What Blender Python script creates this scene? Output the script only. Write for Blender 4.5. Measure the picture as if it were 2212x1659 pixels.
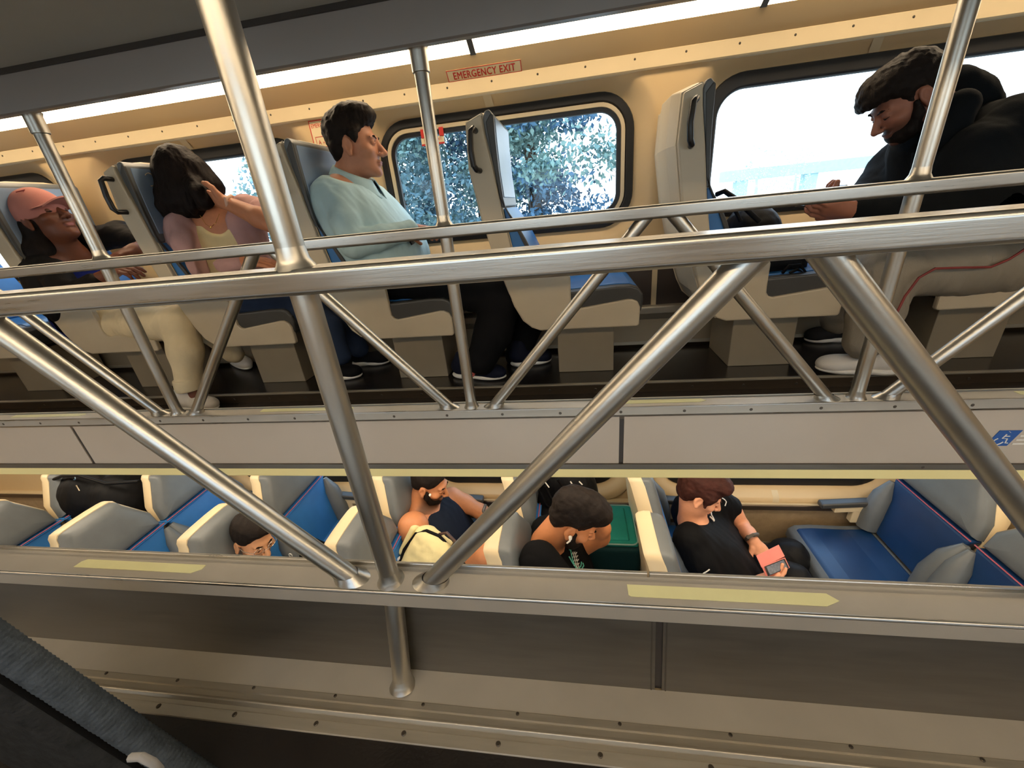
import bpy, math, random
import numpy as np
from mathutils import Vector, Matrix

random.seed(7)
rng = np.random.default_rng(7)
for o in list(bpy.data.objects):
    bpy.data.objects.remove(o)
SC = bpy.context.scene
COL = SC.collection
H = 2.42                       # lower floor at z = 0; everything below is written with the camera at the origin

# ------------------------------------------------------------------ camera
F, CX, CY = 862.7025, 1106.0, 829.5
_y, _p, _r = [math.radians(a) for a in (-9.83376, -23.906, -5.82472)]
_f = np.array([math.sin(_y)*math.cos(_p), math.cos(_y)*math.cos(_p), math.sin(_p)])
_rt = np.array([math.cos(_y), -math.sin(_y), 0.0])
_up = np.cross(_rt, _f)
_r2 = math.cos(_r)*_rt + math.sin(_r)*_up
_u2 = -math.sin(_r)*_rt + math.cos(_r)*_up
ROT = np.array([_r2, _u2, _f])
cam_d = bpy.data.cameras.new('camera')
cam = bpy.data.objects.new('camera', cam_d)
COL.objects.link(cam)
cam_d.sensor_width = 36.0
cam_d.lens = F/2212*36
cam_d.clip_start = 0.02
mw = Matrix.Identity(4)
for i in range(3):
    mw[i][0], mw[i][1], mw[i][2] = _r2[i], _u2[i], -_f[i]
mw[2][3] = H
cam.matrix_world = mw
SC.camera = cam


def at(x, y, Y):
    """world point seen at pixel (x, y) in the plane at distance Y across the car"""
    v = ROT.T @ np.array([(x-CX)/F, -(y-CY)/F, 1.0])
    return v*(Y/v[1])


# ------------------------------------------------------------------ world, exposure
SC.view_settings.view_transform = 'Standard'
SC.view_settings.look = 'None'
SC.view_settings.gamma = 1.0
SC.view_settings.exposure = 0.0
SC.view_settings.use_curve_mapping = False
W = bpy.data.worlds.new('daylight')
SC.world = W
W.use_nodes = True
wn, wl = W.node_tree.nodes, W.node_tree.links
bg = wn['Background']
tc = wn.new('ShaderNodeTexCoord'); sx = wn.new('ShaderNodeSeparateXYZ'); rp = wn.new('ShaderNodeValToRGB')
wl.new(tc.outputs['Generated'], sx.inputs[0]); wl.new(sx.outputs['Z'], rp.inputs[0])
rp.color_ramp.elements[0].position = 0.0; rp.color_ramp.elements[0].color = (0.86, 0.95, 1.0, 1)
rp.color_ramp.elements[1].position = 0.7; rp.color_ramp.elements[1].color = (0.45, 0.68, 1.0, 1)
wl.new(rp.outputs[0], bg.inputs[0])
bg.inputs[1].default_value = 3.6
LIGHT_E = 15.0                 # ceiling fluorescent diffusers
LOWER_E = 7.8                 # lower deck diffusers


# ------------------------------------------------------------------ materials
def lin(c):
    return tuple((v/255/12.92 if v/255 <= .04045 else ((v/255+.055)/1.055)**2.4) for v in c)


MATS = {}


def M(name, rgb=(128, 128, 128), rough=.5, metal=0., var=.08, ns=6., bump=.0, bs=60., stretch=None, spec=.5, emit=0., coat=0., attr=None):
    if name in MATS:
        return MATS[name]
    m = bpy.data.materials.new(name); m.use_nodes = True
    n, l = m.node_tree.nodes, m.node_tree.links
    b = n['Principled BSDF']
    c = lin(rgb)
    b.inputs['Roughness'].default_value = rough
    b.inputs['Metallic'].default_value = metal
    b.inputs['Specular IOR Level'].default_value = spec
    if coat:
        b.inputs['Coat Weight'].default_value = coat; b.inputs['Coat Roughness'].default_value = .15
    t = n.new('ShaderNodeTexCoord'); mp = n.new('ShaderNodeMapping'); l.new(t.outputs['Object'], mp.inputs[0])
    if stretch:
        mp.inputs['Scale'].default_value = stretch
    nz = n.new('ShaderNodeTexNoise'); nz.inputs['Scale'].default_value = ns; nz.inputs['Detail'].default_value = 5
    l.new(mp.outputs[0], nz.inputs['Vector'])
    mr = n.new('ShaderNodeMapRange')
    mr.inputs[1].default_value = .25; mr.inputs[2].default_value = .75
    mr.inputs[3].default_value = 1-var; mr.inputs[4].default_value = 1+var
    l.new(nz.outputs[0], mr.inputs[0])
    mx = n.new('ShaderNodeMix'); mx.data_type = 'RGBA'; mx.blend_type = 'MULTIPLY'; mx.inputs[0].default_value = 1
    if attr:
        a = n.new('ShaderNodeAttribute'); a.attribute_name = attr
        l.new(a.outputs['Color'], mx.inputs[6])
    else:
        mx.inputs[6].default_value = (*c, 1)
    l.new(mr.outputs[0], mx.inputs[7])
    l.new(mx.outputs[2], b.inputs['Base Color'])
    if metal > .5:
        mr2 = n.new('ShaderNodeMapRange'); mr2.inputs[3].default_value = max(.05, rough-.09); mr2.inputs[4].default_value = rough+.09
        l.new(nz.outputs[0], mr2.inputs[0]); l.new(mr2.outputs[0], b.inputs['Roughness'])
    if bump:
        n2 = n.new('ShaderNodeTexNoise'); n2.inputs['Scale'].default_value = bs; n2.inputs['Detail'].default_value = 4
        l.new(mp.outputs[0], n2.inputs['Vector'])
        bp = n.new('ShaderNodeBump'); bp.inputs['Strength'].default_value = bump; bp.inputs['Distance'].default_value = .002
        l.new(n2.outputs[0], bp.inputs['Height']); l.new(bp.outputs[0], b.inputs['Normal'])
    if emit:
        b.inputs['Emission Color'].default_value = (*c, 1); b.inputs['Emission Strength'].default_value = emit
    MATS[name] = m
    return m


def glass_mat():
    m = bpy.data.materials.new('window_glass'); m.use_nodes = True
    n, l = m.node_tree.nodes, m.node_tree.links
    n.remove(n['Principled BSDF'])
    tr = n.new('ShaderNodeBsdfTransparent'); gl = n.new('ShaderNodeBsdfGlossy'); gl.inputs['Roughness'].default_value = .02
    tr.inputs[0].default_value = (.93, .97, .98, 1)
    ms = n.new('ShaderNodeMixShader'); fr = n.new('ShaderNodeFresnel'); fr.inputs[0].default_value = 1.35
    l.new(fr.outputs[0], ms.inputs[0]); l.new(tr.outputs[0], ms.inputs[1]); l.new(gl.outputs[0], ms.inputs[2])
    l.new(ms.outputs[0], n['Material Output'].inputs[0])
    return m


GLASS = glass_mat()
BR = (2., 40., 40.)
STEEL = M('brushed_steel', (182, 180, 174), .30, 1., .07, 5, .035, 14, (1.5, 45, 45))
STEEL_D = M('worn_steel_panel', (112, 108, 100), .42, .8, .10, 4, .08, 10, (2, 20, 20))
STEEL_T = M('satin_steel_tube', (190, 187, 178), .36, 1., .06, 9, .06, 200)
STEEL_L = M('dull_steel_ledge', (186, 181, 170), .5, .45, .09, 7, .1, 90)
ALU = M('matte_aluminium_trim', (176, 170, 156), .4, .7, .08, 4, .05, 60, (3, 30, 30))
WALL = M('cream_wall_laminate', (207, 180, 136), .45, 0, .03, 3, .05, 300)
CREAM = M('cream_moulded_plastic', (210, 192, 156), .4, 0, .03, 8, .06, 400)
SHELL = M('warm_grey_seat_shell', (196, 183, 158), .42, 0, .04, 8, .08, 300)
YELLOW = M('yellow_cream_trim', (240, 226, 160), .45, 0, .03, 5, .04, 100)
FASCIA = M('beige_grey_fascia', (184, 173, 158), .4, .05, .04, 5, .05, 200)
TAN = M('tan_wall_carpet', (150, 128, 98), .9, 0, .12, 30, .3, 200)
CEIL = M('grey_brown_ceiling', (176, 178, 174), .5, .1, .06, 4, .05, 150)
DUCT = M('dark_grey_duct', (150, 144, 140), .38, .2, .06, 3, .04, 150)
RUBBER = M('black_rubber_floor', (30, 27, 26), .26, 0, .2, 40, .2, 180)
GASKET = M('black_window_gasket', (24, 23, 24), .45, 0, .1, 20)
GREYVINYL = M('grey_seat_vinyl', (96, 101, 104), .42, 0, .08, 14, .12, 350)
SHEEN = M('window_sheen_vinyl', (126, 148, 176), .30, 0, .08, 10, .1, 300)  # bluish tone carries the window reflection on the grey headrests
DARKVINYL = M('dark_grey_seat_vinyl', (62, 62, 60), .42, 0, .08, 14, .12, 350)
BLUEVINYL = M('blue_seat_vinyl', (44, 108, 172), .36, 0, .10, 12, .12, 300)
NAVYVINYL = M('deep_blue_seat_vinyl', (20, 52, 94), .33, 0, .12, 10, .12, 300)
PIPE = M('pink_red_piping', (170, 84, 98), .5)
BLACKPL = M('black_plastic', (26, 25, 26), .35)
DARK = M('dark_joint', (52, 47, 43), .5)
PEDESTAL = M('beige_grey_pedestal', (158, 146, 124), .42, .35, .05, 8, .05, 120)
RED = M('red_print', (196, 48, 36), .5)
STICKER = M('pale_cream_sticker', (226, 208, 168), .4)
GLOW = M('pale_yellow_green_tape', (226, 224, 170), .45, 0, .04, 20)
WHITE = M('white_plastic', (235, 232, 224), .4)
BLUE_SIGN = M('blue_sign_ink', (24, 84, 160), .45)
LAMP = M('lamp_diffuser', (255, 228, 190), .5, emit=LIGHT_E)
LAMP2 = M('lower_lamp_diffuser', (255, 236, 208), .5, emit=LOWER_E)
SCREWM = M('dark_steel_screw', (92, 86, 78), .4, .9)


# ------------------------------------------------------------------ mesh helpers
BASE = {}


def tag(o, label=None, cat=None, group=None, kind=None):
    if label: o['label'] = label
    if cat: o['category'] = cat
    if group: o['group'] = group
    if kind: o['kind'] = kind
    return o


def empty(name, loc, label=None, cat=None, group=None, kind=None):
    o = bpy.data.objects.new(name, None); COL.objects.link(o)
    o.empty_display_size = .05
    o.location = Vector(loc)
    BASE[o.name] = np.array(loc, float)
    return tag(o, label, cat, group, kind)


def link_mesh(name, V, me, mat, parent, smooth, base=None):
    o = bpy.data.objects.new(name, me); COL.objects.link(o)
    if parent is not None:
        o.parent = parent; BASE[o.name] = BASE[parent.name]
    else:
        BASE[o.name] = base; o.location = Vector(base)
    if mat is not None:
        for m in (mat if isinstance(mat, (list, tuple)) else [mat]):
            me.materials.append(m)
    return o


def new_obj(name, verts, faces, mat, parent=None, smooth=False, mats=None):
    V = np.asarray(verts, float).reshape(-1, 3)
    if parent is not None:
        b = BASE[parent.name]
    else:
        b = np.array([(V[:, 0].min()+V[:, 0].max())/2, (V[:, 1].min()+V[:, 1].max())/2, V[:, 2].min()])
    me = bpy.data.meshes.new(name)
    Q = V-b
    if isinstance(faces, np.ndarray):
        n, k = faces.shape
        me.vertices.add(len(Q)); me.vertices.foreach_set('co', Q.astype(np.float32).ravel())
        me.loops.add(n*k); me.loops.foreach_set('vertex_index', faces.astype(np.int32).ravel())
        me.polygons.add(n); me.polygons.foreach_set('loop_start', np.arange(0, n*k, k, dtype=np.int32))
        me.update(calc_edges=True)
    else:
        me.from_pydata(Q.tolist(), [], faces)
    if smooth:
        me.polygons.foreach_set('use_smooth', np.ones(len(me.polygons), bool))
    me.validate(); me.update()
    return link_mesh(name, V, me, mat, parent, smooth, b)


class MB:
    def __init__(s):
        s.v, s.f = [], []

    def add(s, v, f):
        k = len(s.v)
        s.v += [tuple(map(float, p)) for p in v]; s.f += [tuple(i+k for i in q) for q in f]
        return s

    def box(s, x0, x1, y0, y1, z0, z1):
        return s.add([(x0, y0, z0), (x1, y0, z0), (x1, y1, z0), (x0, y1, z0), (x0, y0, z1), (x1, y0, z1), (x1, y1, z1), (x0, y1, z1)],
                     [(0, 3, 2, 1), (4, 5, 6, 7), (0, 1, 5, 4), (1, 2, 6, 5), (2, 3, 7, 6), (3, 0, 4, 7)])

    def obox(s, c, ax, ay, az):
        c, ax, ay, az = [np.array(q, float) for q in (c, ax, ay, az)]
        v = [c+i*ax+j*ay+k*az for k in (-1, 1) for i, j in ((-1, -1), (1, -1), (1, 1), (-1, 1))]
        return s.add(v, [(0, 3, 2, 1), (4, 5, 6, 7), (0, 1, 5, 4), (1, 2, 6, 5), (2, 3, 7, 6), (3, 0, 4, 7)])

    def extx(s, prof, x0, x1, closed=True):
        """profile of (y, z) pushed along x"""
        n = len(prof)
        v = [(x0, a, b) for a, b in prof]+[(x1, a, b) for a, b in prof]
        f = [(i, (i+1) % n, n+(i+1) % n, n+i) for i in range(n if closed else n-1)]
        if closed:
            f += [tuple(range(n-1, -1, -1)), tuple(range(n, 2*n))]
        return s.add(v, f)

    def exty(s, prof, y0, y1):
        """outline of (x, z) pushed along y"""
        n = len(prof)
        v = [(a, y0, b) for a, b in prof]+[(a, y1, b) for a, b in prof]
        f = [(i, n+i, n+(i+1) % n, (i+1) % n) for i in range(n)]
        f += [tuple(range(n)), tuple(range(2*n-1, n-1, -1))]
        return s.add(v, f)

    def tube(s, pts, r, n=12, cap=True):
        pts = [np.array(p, float) for p in pts]
        rs = r if hasattr(r, '__len__') else [r]*len(pts)
        k = len(s.v)
        ref = None
        for i, p in enumerate(pts):
            d = pts[min(i+1, len(pts)-1)]-pts[max(i-1, 0)]
            d = d/np.linalg.norm(d)
            if ref is None:
                ref = np.cross(d, (0, 0, 1) if abs(d[2]) < .9 else (1, 0, 0))
            ref = ref-d*(ref@d); ref /= np.linalg.norm(ref)
            b = np.cross(d, ref)
            for j in range(n):
                a = 2*math.pi*j/n
                s.v.append(tuple(p+rs[i]*(math.cos(a)*ref+math.sin(a)*b)))
        for i in range(len(pts)-1):
            for j in range(n):
                s.f.append((k+i*n+j, k+i*n+(j+1) % n, k+(i+1)*n+(j+1) % n, k+(i+1)*n+j))
        if cap:
            s.f.append(tuple(k+j for j in range(n-1, -1, -1))); s.f.append(tuple(k+(len(pts)-1)*n+j for j in range(n)))
        return s

    def disc(s, c, nrm, r, h, n=10):
        c = np.array(c, float); nrm = np.array(nrm, float)/np.linalg.norm(nrm)
        return s.tube([c, c+nrm*h*.6, c+nrm*h], [r, r, r*.7], n)

    def loops(s, L, close=False):
        n = len(L[0]); k = len(s.v)
        for q in L: s.v += [tuple(map(float, p)) for p in q]
        for i in range(len(L)-1):
            for j in range(n):
                s.f.append((k+i*n+j, k+i*n+(j+1) % n, k+(i+1)*n+(j+1) % n, k+(i+1)*n+j))
        return s

    def build(s, name, mat, parent=None, smooth=False, bevel=0, seg=2, sm_angle=None):
        o = new_obj(name, s.v, s.f, mat, parent, smooth)
        if bevel:
            m = o.modifiers.new('bevel', 'BEVEL'); m.width = bevel; m.segments = seg; m.limit_method = 'ANGLE'; m.angle_limit = math.radians(35)
            m.harden_normals = False
        if smooth and sm_angle is None:
            o.data.set_sharp_from_angle(angle=math.radians(50))
            m = o.modifiers.new('normals', 'WEIGHTED_NORMAL'); m.weight = 90; m.keep_sharp = True
        return o


def kids(o):
    return list(o.children)


def copy_tree(o, dloc, parent=None, mirror_x=None):
    c = o.copy(); COL.objects.link(c)
    BASE[c.name] = BASE[o.name]
    if parent is None:
        c.location = Vector(o.location)+Vector(dloc)
    else:
        c.parent = parent
    for k in kids(o):
        copy_tree(k, (0, 0, 0), c)
    return c


def text_part(name, s, size, origin, ux, uz, mat, parent, bold=.0, align='LEFT', depth=.0006, sx=1.0):
    cu = bpy.data.curves.new(name, 'FONT'); cu.body = s; cu.size = 1.0; cu.align_x = align; cu.resolution_u = 3; cu.space_character = 1.0+bold*4
    to = bpy.data.objects.new('tmp', cu); COL.objects.link(to)
    dg = bpy.context.evaluated_depsgraph_get()
    me = bpy.data.meshes.new_from_object(to.evaluated_get(dg))
    bpy.data.objects.remove(to)
    v = np.array([p.co[:] for p in me.vertices]); fc = [tuple(p.vertices) for p in me.polygons]
    ux, uz, origin = [np.array(q, float) for q in (ux, uz, origin)]
    nr = np.cross(ux, uz); nr /= np.linalg.norm(nr)
    V, Fs = [], []
    for i, (du, dz) in enumerate(((0, 0), (1, 0), (-1, 0), (0, .8), (0, -.8)) if bold else ((0, 0),)):
        k = len(v)*i
        V.append(origin+(v[:, :1]*sx+du*bold)*size*ux+(v[:, 1:2]+dz*bold)*size*uz+nr*(depth+.00004*i))
        Fs += [tuple(j+k for j in q) for q in fc]
    w, fc = np.concatenate(V), Fs
    return new_obj(name, w, fc, mat, parent)


def rrect(cx, cz, hw, hh, r, n=9):
    out = []
    for qx, qz, a0 in ((1, 1, 0), (-1, 1, 90), (-1, -1, 180), (1, -1, 270)):
        for j in range(n+1):
            a = math.radians(a0+90*j/n)
            out.append((cx+qx*(hw-r)+r*math.cos(a), cz+qz*(hh-r)+r*math.sin(a)))
    return out


XL, XR = -5.4, 4.4
YW = 2.155                     # far wall
YC = 0.79                      # centre of the car
YN = 2*YC-YW                   # near wall


def mir(y):
    return 2*YC-y


# ------------------------------------------------------------------ setting: walls with windows
def bay(mb, Y, s, x0, x1, z0, z1, w, e):
    """a wall bay whose opening is a moulded window recess; s = outward direction"""
    cx, cz, hw, hh, r = w
    n = 9
    outer = []
    for qx, qz in ((1, 1), (-1, 1), (-1, -1), (1, -1)):
        ax = x1 if qx > 0 else x0; az = z1 if qz > 0 else z0
        outer += [(ax, az)]*(n+1)
    L = [[(a, Y, b) for a, b in outer]]
    for d, dy, dr in e:
        L.append([(a, Y+s*dy, b) for a, b in rrect(cx, cz, hw+d, hh+d, r+dr, n)])
    mb.loops(L if s > 0 else [q[::-1] for q in L])


def window_parts(parent, Y, s, w, inner_frame, handle=False):
    cx, cz, hw, hh, r = w
    yy = lambda d: Y+s*d

    def ring(name, steps, mat):
        L = [[(a, yy(dy), b) for a, b in rrect(cx, cz, hw+d, hh+d, max(.02, r+d), 9)] for d, dy in steps]
        MB().loops(L if s > 0 else [q[::-1] for q in L]).build(name, mat, parent, smooth=True)
    if inner_frame:
        ring('gasket', [(0.004, .05), (0., .040), (-.03, .036), (-.036, .042), (-.038, .055)], GASKET)
        ring('window_frame', [(-.036, .05), (-.038, .038), (-.054, .040), (-.057, .055)], CREAM)
        ring('glazing_seal', [(-.055, .06), (-.057, .044), (-.074, .046), (-.076, .06)], GASKET)
        d = -.07
    else:
        ring('gasket', [(0.004, .05), (0., .040), (-.045, .036), (-.056, .044), (-.058, .06)], GASKET)
        d = -.05
    p = rrect(cx, cz, hw+d, hh+d, max(.02, r+d), 9)
    MB().add([(a, yy(.058), b) for a, b in p], [tuple(range(len(p)))]).build('glass', GLASS, parent)


WIN_U = [(-3.50, .143, .60, .283, .15), (-1.935, .143, .595, .283, .15), (-.315, .143, .615, .283, .155), (1.275, .143, .675, .283, .16), (2.95, .143, .60, .283, .15)]
WIN_L = [(-3.50, -1.452, .60, .283, .15), (-1.935, -1.452, .595, .283, .15), (-.365, -1.452, .615, .283, .15), (1.16, -1.452, .63, .283, .15), (2.8, -1.452, .60, .283, .15)]
EDG = [XL, -2.71, -1.125, .435, 2.13, XR]
EU = [(.095, 0, .06), (.085, .001, .055), (.07, .004, .05), (.045, .022, .03), (.02, .043, .01), (.002, .05, 0)]
EL = [(.095, 0, .05), (.093, -.012, .05), (.084, -.022, .05), (.05, -.018, .04), (.02, .02, .02), (.002, .05, 0)]
for side, Y, s in (('far', YW, 1), ('near', YN, -1)):
    wall = MB()
    for i in range(5):
        bay(wall, Y, s, EDG[i], EDG[i+1], -.756 if side == 'far' else -.756, .50, WIN_U[i], EU)
        bay(wall, Y, s, EDG[i], EDG[i+1], -1.835, -.83, WIN_L[i], EL)
    wo = wall.build('wall_'+side, WALL, smooth=True); tag(wo, kind='structure')
    for k, ws in (('upper', WIN_U), ('lower', WIN_L)):
        for i, w in enumerate(ws):
            e = empty('window_%d' % (i+1+(5 if k == 'lower' else 0)+(10 if side == 'near' else 0)), (w[0], Y, w[1]-w[3]), kind='structure')
            window_parts(e, Y, s, w, (k == 'upper' and i == 2))
            if k == 'upper' and side == 'far':
                # vertical joint tape over the recess
                tx = w[0]-.055 if i != 3 else w[0]-.06
                q = [(w[1]+w[3]+.092, .000), (w[1]+w[3]+.07, .003), (w[1]+w[3]+.045, .021), (w[1]+w[3]+.004, .048)]
                mb = MB()
                v = []
                for j, (zz, dy) in enumerate(q):
                    v += [(tx-.019+.006*j, Y+s*dy-.0025, zz), (tx+.019+.006*j, Y+s*dy-.0025, zz)]
                mb.add(v, [(2*j, 2*j+1, 2*j+3, 2*j+2) for j in range(3)]).build('joint_cover', CREAM, e, smooth=True)
            if k == 'lower' and side == 'far' and i in (2, 3):
                tx = 1.2 if i == 3 else -.4
                mb = MB()
                zz0 = w[1]-w[3]
                v = []
                for j, (d, dy) in enumerate([(.093, -.0145), (.084, -.0245), (.05, -.0205), (.02, .0175)]):
                    v += [(tx-.018, Y+dy, zz0-d), (tx+.018, Y+dy, zz0-d)]
                mb.add(v, [(2*j, 2*j+2, 2*j+3, 2*j+1) for j in range(3)]).build('joint_cover', CREAM, e, smooth=True)

# lower wall below the windows, heater rail
tag(MB().box(XL, XR, YW-.004, YW+.03, -H, -1.868).build('wall_far_lower', TAN), kind='structure')
tag(MB().box(XL, XR, YN-.03, YN, -H, -1.835).build('wall_near_lower', TAN), kind='structure')
t = MB().extx([(YW+.01, -1.832), (YW-.03, -1.832), (YW-.036, -1.838), (YW-.036, -1.868), (YW+.01, -1.872)], XL, XR).build('trim_1', M('dark_bronze_rail', (84, 72, 62), .35, .6, .1, 8))
tag(t, kind='structure')
t = MB().extx([(YW-.001, -1.822), (YW-.034, -1.822), (YW-.034, -1.831), (YW-.001, -1.831)], XL, XR).build('trim_2', CREAM); tag(t, kind='structure')
tag(MB().box(XL, XR, YW-.012, YW, -2.20, -2.16).build('trim_3', ALU), kind='structure')

# upper strip with rivets, cove panel
strip = empty('trim_4', (0, YW, .47), kind='structure')
MB().extx([(YW+.01, .470), (YW-.012, .470), (YW-.016, .476), (YW-.016, .530), (YW-.012, .536), (YW+.01, .536)], XL, XR).build('strip_plate', CREAM, strip)
rv = MB().disc((0, YW-.0155, .512), (0, -1, 0), .0045, .002, 8).build('rivet', SCREWM, strip)
xs = [-2.868+.2068*k for k in range(-8, 10)]+[-.937+.2044*k for k in range(0, 24)]
rv.location.x = xs[0]
for x in xs[1:]:
    c = rv.copy(); COL.objects.link(c); c.location.x = x
MB().extx([(YW, .530), (YW-.013, .530), (YW-.072, .593), (YW-.082, .603), (YW-.075, .61), (YW, .55)], XL, XR).build('cove_panel', WALL, strip)
MB().extx([(YW-.0745, .597), (YW-.0835, .607), (YW-.080, .612), (YW-.07, .602)], XL, XR).build('cove_edge', DARK, strip)
# near side of the same
MB().extx([(YN-.02, .45), (YN+.012, .47), (YN+.072, .593), (YN+.082, .603), (YN, .62)], XL, XR).build('trim_5', WALL)['kind'] = 'structure'

# ceiling: gallery soffits, ducts, centre
ce = MB()
prof = [(2.0, .648), (1.9, .662), (1.19, .662), (1.15, .63), (1.128, .354)]
for m_ in (0, 1):
    pr = [((mir(a) if m_ else a), b) for a, b in prof]
    pr2 = pr+[(p[0], p[1]+.03) for p in pr[::-1]]
    ce.extx(pr, XL, XR, closed=False)
ce.extx([(1.058, .430), (mir(1.058), .430)], XL, XR, closed=False)
cc = ce.build('ceiling', CEIL); tag(cc, kind='structure')
for m_ in (0, 1):
    g = lambda y: (mir(y) if m_ else y)
    MB().extx([(g(1.128), .354), (g(1.122), .351), (g(1.07), .3405), (g(1.063), .343), (g(1.062), .419), (g(1.075), .424), (g(1.128), .424)], XL, XR).build('duct', DUCT, cc)
    MB().extx([(g(1.066), .419), (g(1.056), .419), (g(1.056), .431), (g(1.066), .431)], XL, XR).build('duct_step_shadow', DARK, cc)  # dark strip drawn for the small step and its shadow line

# light fixtures
bx = [-.382+1.13*k for k in range(-4, 5)]
Lab = {-1: 'glowing ceiling light diffuser behind the pole left of the exit sign', 0: 'glowing ceiling light diffuser right above the emergency exit sign',
       -2: 'glowing ceiling light diffuser between the two left far poles', -3: 'glowing ceiling light diffuser at the left edge, before the leftmost far pole',
       1: 'short end of glowing ceiling light at the upper right edge of the ceiling'}
for m_ in (0, 1):
    for i in range(8):
        k = i-4
        x0, x1 = bx[i]+.012, bx[i+1]-.012
        g = (lambda y: mir(y)) if m_ else (lambda y: y)
        lab = ('glowing ceiling light diffuser behind the camera on the near side' if m_ else Lab.get(k, 'glowing ceiling light diffuser outside the picture on the far side'))
        e = empty('ceiling_light', ((x0+x1)/2, g(2.03), .60), lab, 'light', 'rows of ceiling lights')
        mb = MB().extx([(g(2.074), .601), (g(1.985), .650), (g(1.995), .662), (g(2.09), .612)], x0, x1)
        mb.build('diffuser', LAMP, e)
        mb = MB().extx([(g(2.078), .596), (g(1.98), .648), (g(1.99), .66), (g(2.09), .61)], bx[i+1]-.012, bx[i+1]+.012)
        mb.build('end_cap', DARK, e)

# lower deck ceiling, with lamps
tag(MB().box(XL, XR, 1.10, YW+.03, -.833, -.812).build('ceiling_lower_far', CREAM), kind='structure')
tag(MB().box(XL, XR, YN-.03, mir(1.10), -.833, -.812).build('ceiling_lower_near', CREAM), kind='structure')
for m_ in (0, 1):
    for i in range(8):
        x0, x1 = bx[i]+.02, bx[i+1]-.02
        g = (lambda y: mir(y)) if m_ else (lambda y: y)
        ya, yb = sorted((g(1.40), g(1.62)))
        e = MB().box(x0, x1, ya, yb, -.85, -.836).build('lower_deck_light', LAMP2)
        tag(e, 'glowing lamp panel under the upper floor, hidden behind the beige edge board', 'light', 'lamps under the upper floors')

# floors
tag(MB().box(XL, XR, YN-.03, YW+.03, -H-.05, -H).build('floor', M('dark_grey_lower_floor', (52, 48, 44), .6, 0, .2, 30)), kind='structure')
fl = MB().box(XL, XR, 1.665, YW, -.80, -.756).box(XL, XR, 1.10, 1.665, -.812, -.802).build('floor_gallery_far', RUBBER); tag(fl, kind='structure')
MB().extx([(1.668, -.7555), (1.655, -.7555), (1.653, -.7575), (1.653, -.802), (1.66, -.802), (1.66, -.76)], XL, XR).build('step_edge', M('dark_steel_step', (92, 82, 70), .35, .8, .1, 8, 0, 60, (2, 20, 20)), fl)
MB().extx([(1.668, -.7545), (1.6545, -.7545), (1.6525, -.7565), (1.6525, -.7615), (1.6545, -.7615), (1.6545, -.757), (1.668, -.757)], XL, XR).build('step_nosing', ALU, fl)
sc = MB().disc((0, 1.653, -.782), (0, -1, 0), .006, .002, 8).build('screw', SCREWM, fl)
xs = [-3.6+.205*k for k in range(32)]
sc.location.x = xs[0]
for x in xs[1:]:
    c = sc.copy(); COL.objects.link(c); c.location.x = x
nf = MB().box(XL, XR, YN, .331, -.83, -.807).build('floor_gallery_near', RUBBER); tag(nf, kind='structure')
# low wall heater box behind the upper seats
hb = empty('baseboard_far', (0, YW-.05, -.756), kind='structure')
MB().box(XL, XR, YW-.03, YW, -.53, -.30).build('dark_panel', M('dark_brown_panel', (60, 50, 44), .5), hb)
MB().extx([(YW, -.53), (YW-.07, -.53), (YW-.075, -.535), (YW-.075, -.565), (YW-.06, -.60), (YW, -.60)], XL, XR).build('heater_top', ALU, hb, bevel=.003)
MB().box(XL, XR, YW-.055, YW, -.72, -.60).build('heater_front', PEDESTAL, hb)
MB().box(XL, XR, YW-.06, YW, -.735, -.718).build('heater_kick_rail', ALU, hb)
po = MB().box(-.012, .012, YW-.04, YW, -.53, -.28).build('stile', CREAM, hb)
for k in range(-4, 5):
    if k == -4: po.location.x = .41-4*.79
    else:
        c = po.copy(); COL.objects.link(c); c.location.x = .41+k*.79

# end walls
for nm, x in (('wall_left', XL), ('wall_right', XR)):
    tag(MB().box(x-.03, x, YN-.1, YW+.1, -H, .75).build(nm, WALL) if x < 0 else MB().box(x, x+.03, YN-.1, YW+.1, -H, .75).build(nm, WALL), kind='structure')
tag(MB().box(XL, XR, YN-.12, YW+.12, .72, .76).build('ceiling_roof', CEIL), kind='structure')

# ------------------------------------------------------------------ guard rails
POSTX = [-.3325+1.1075*k for k in range(-4, 5)]


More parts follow.
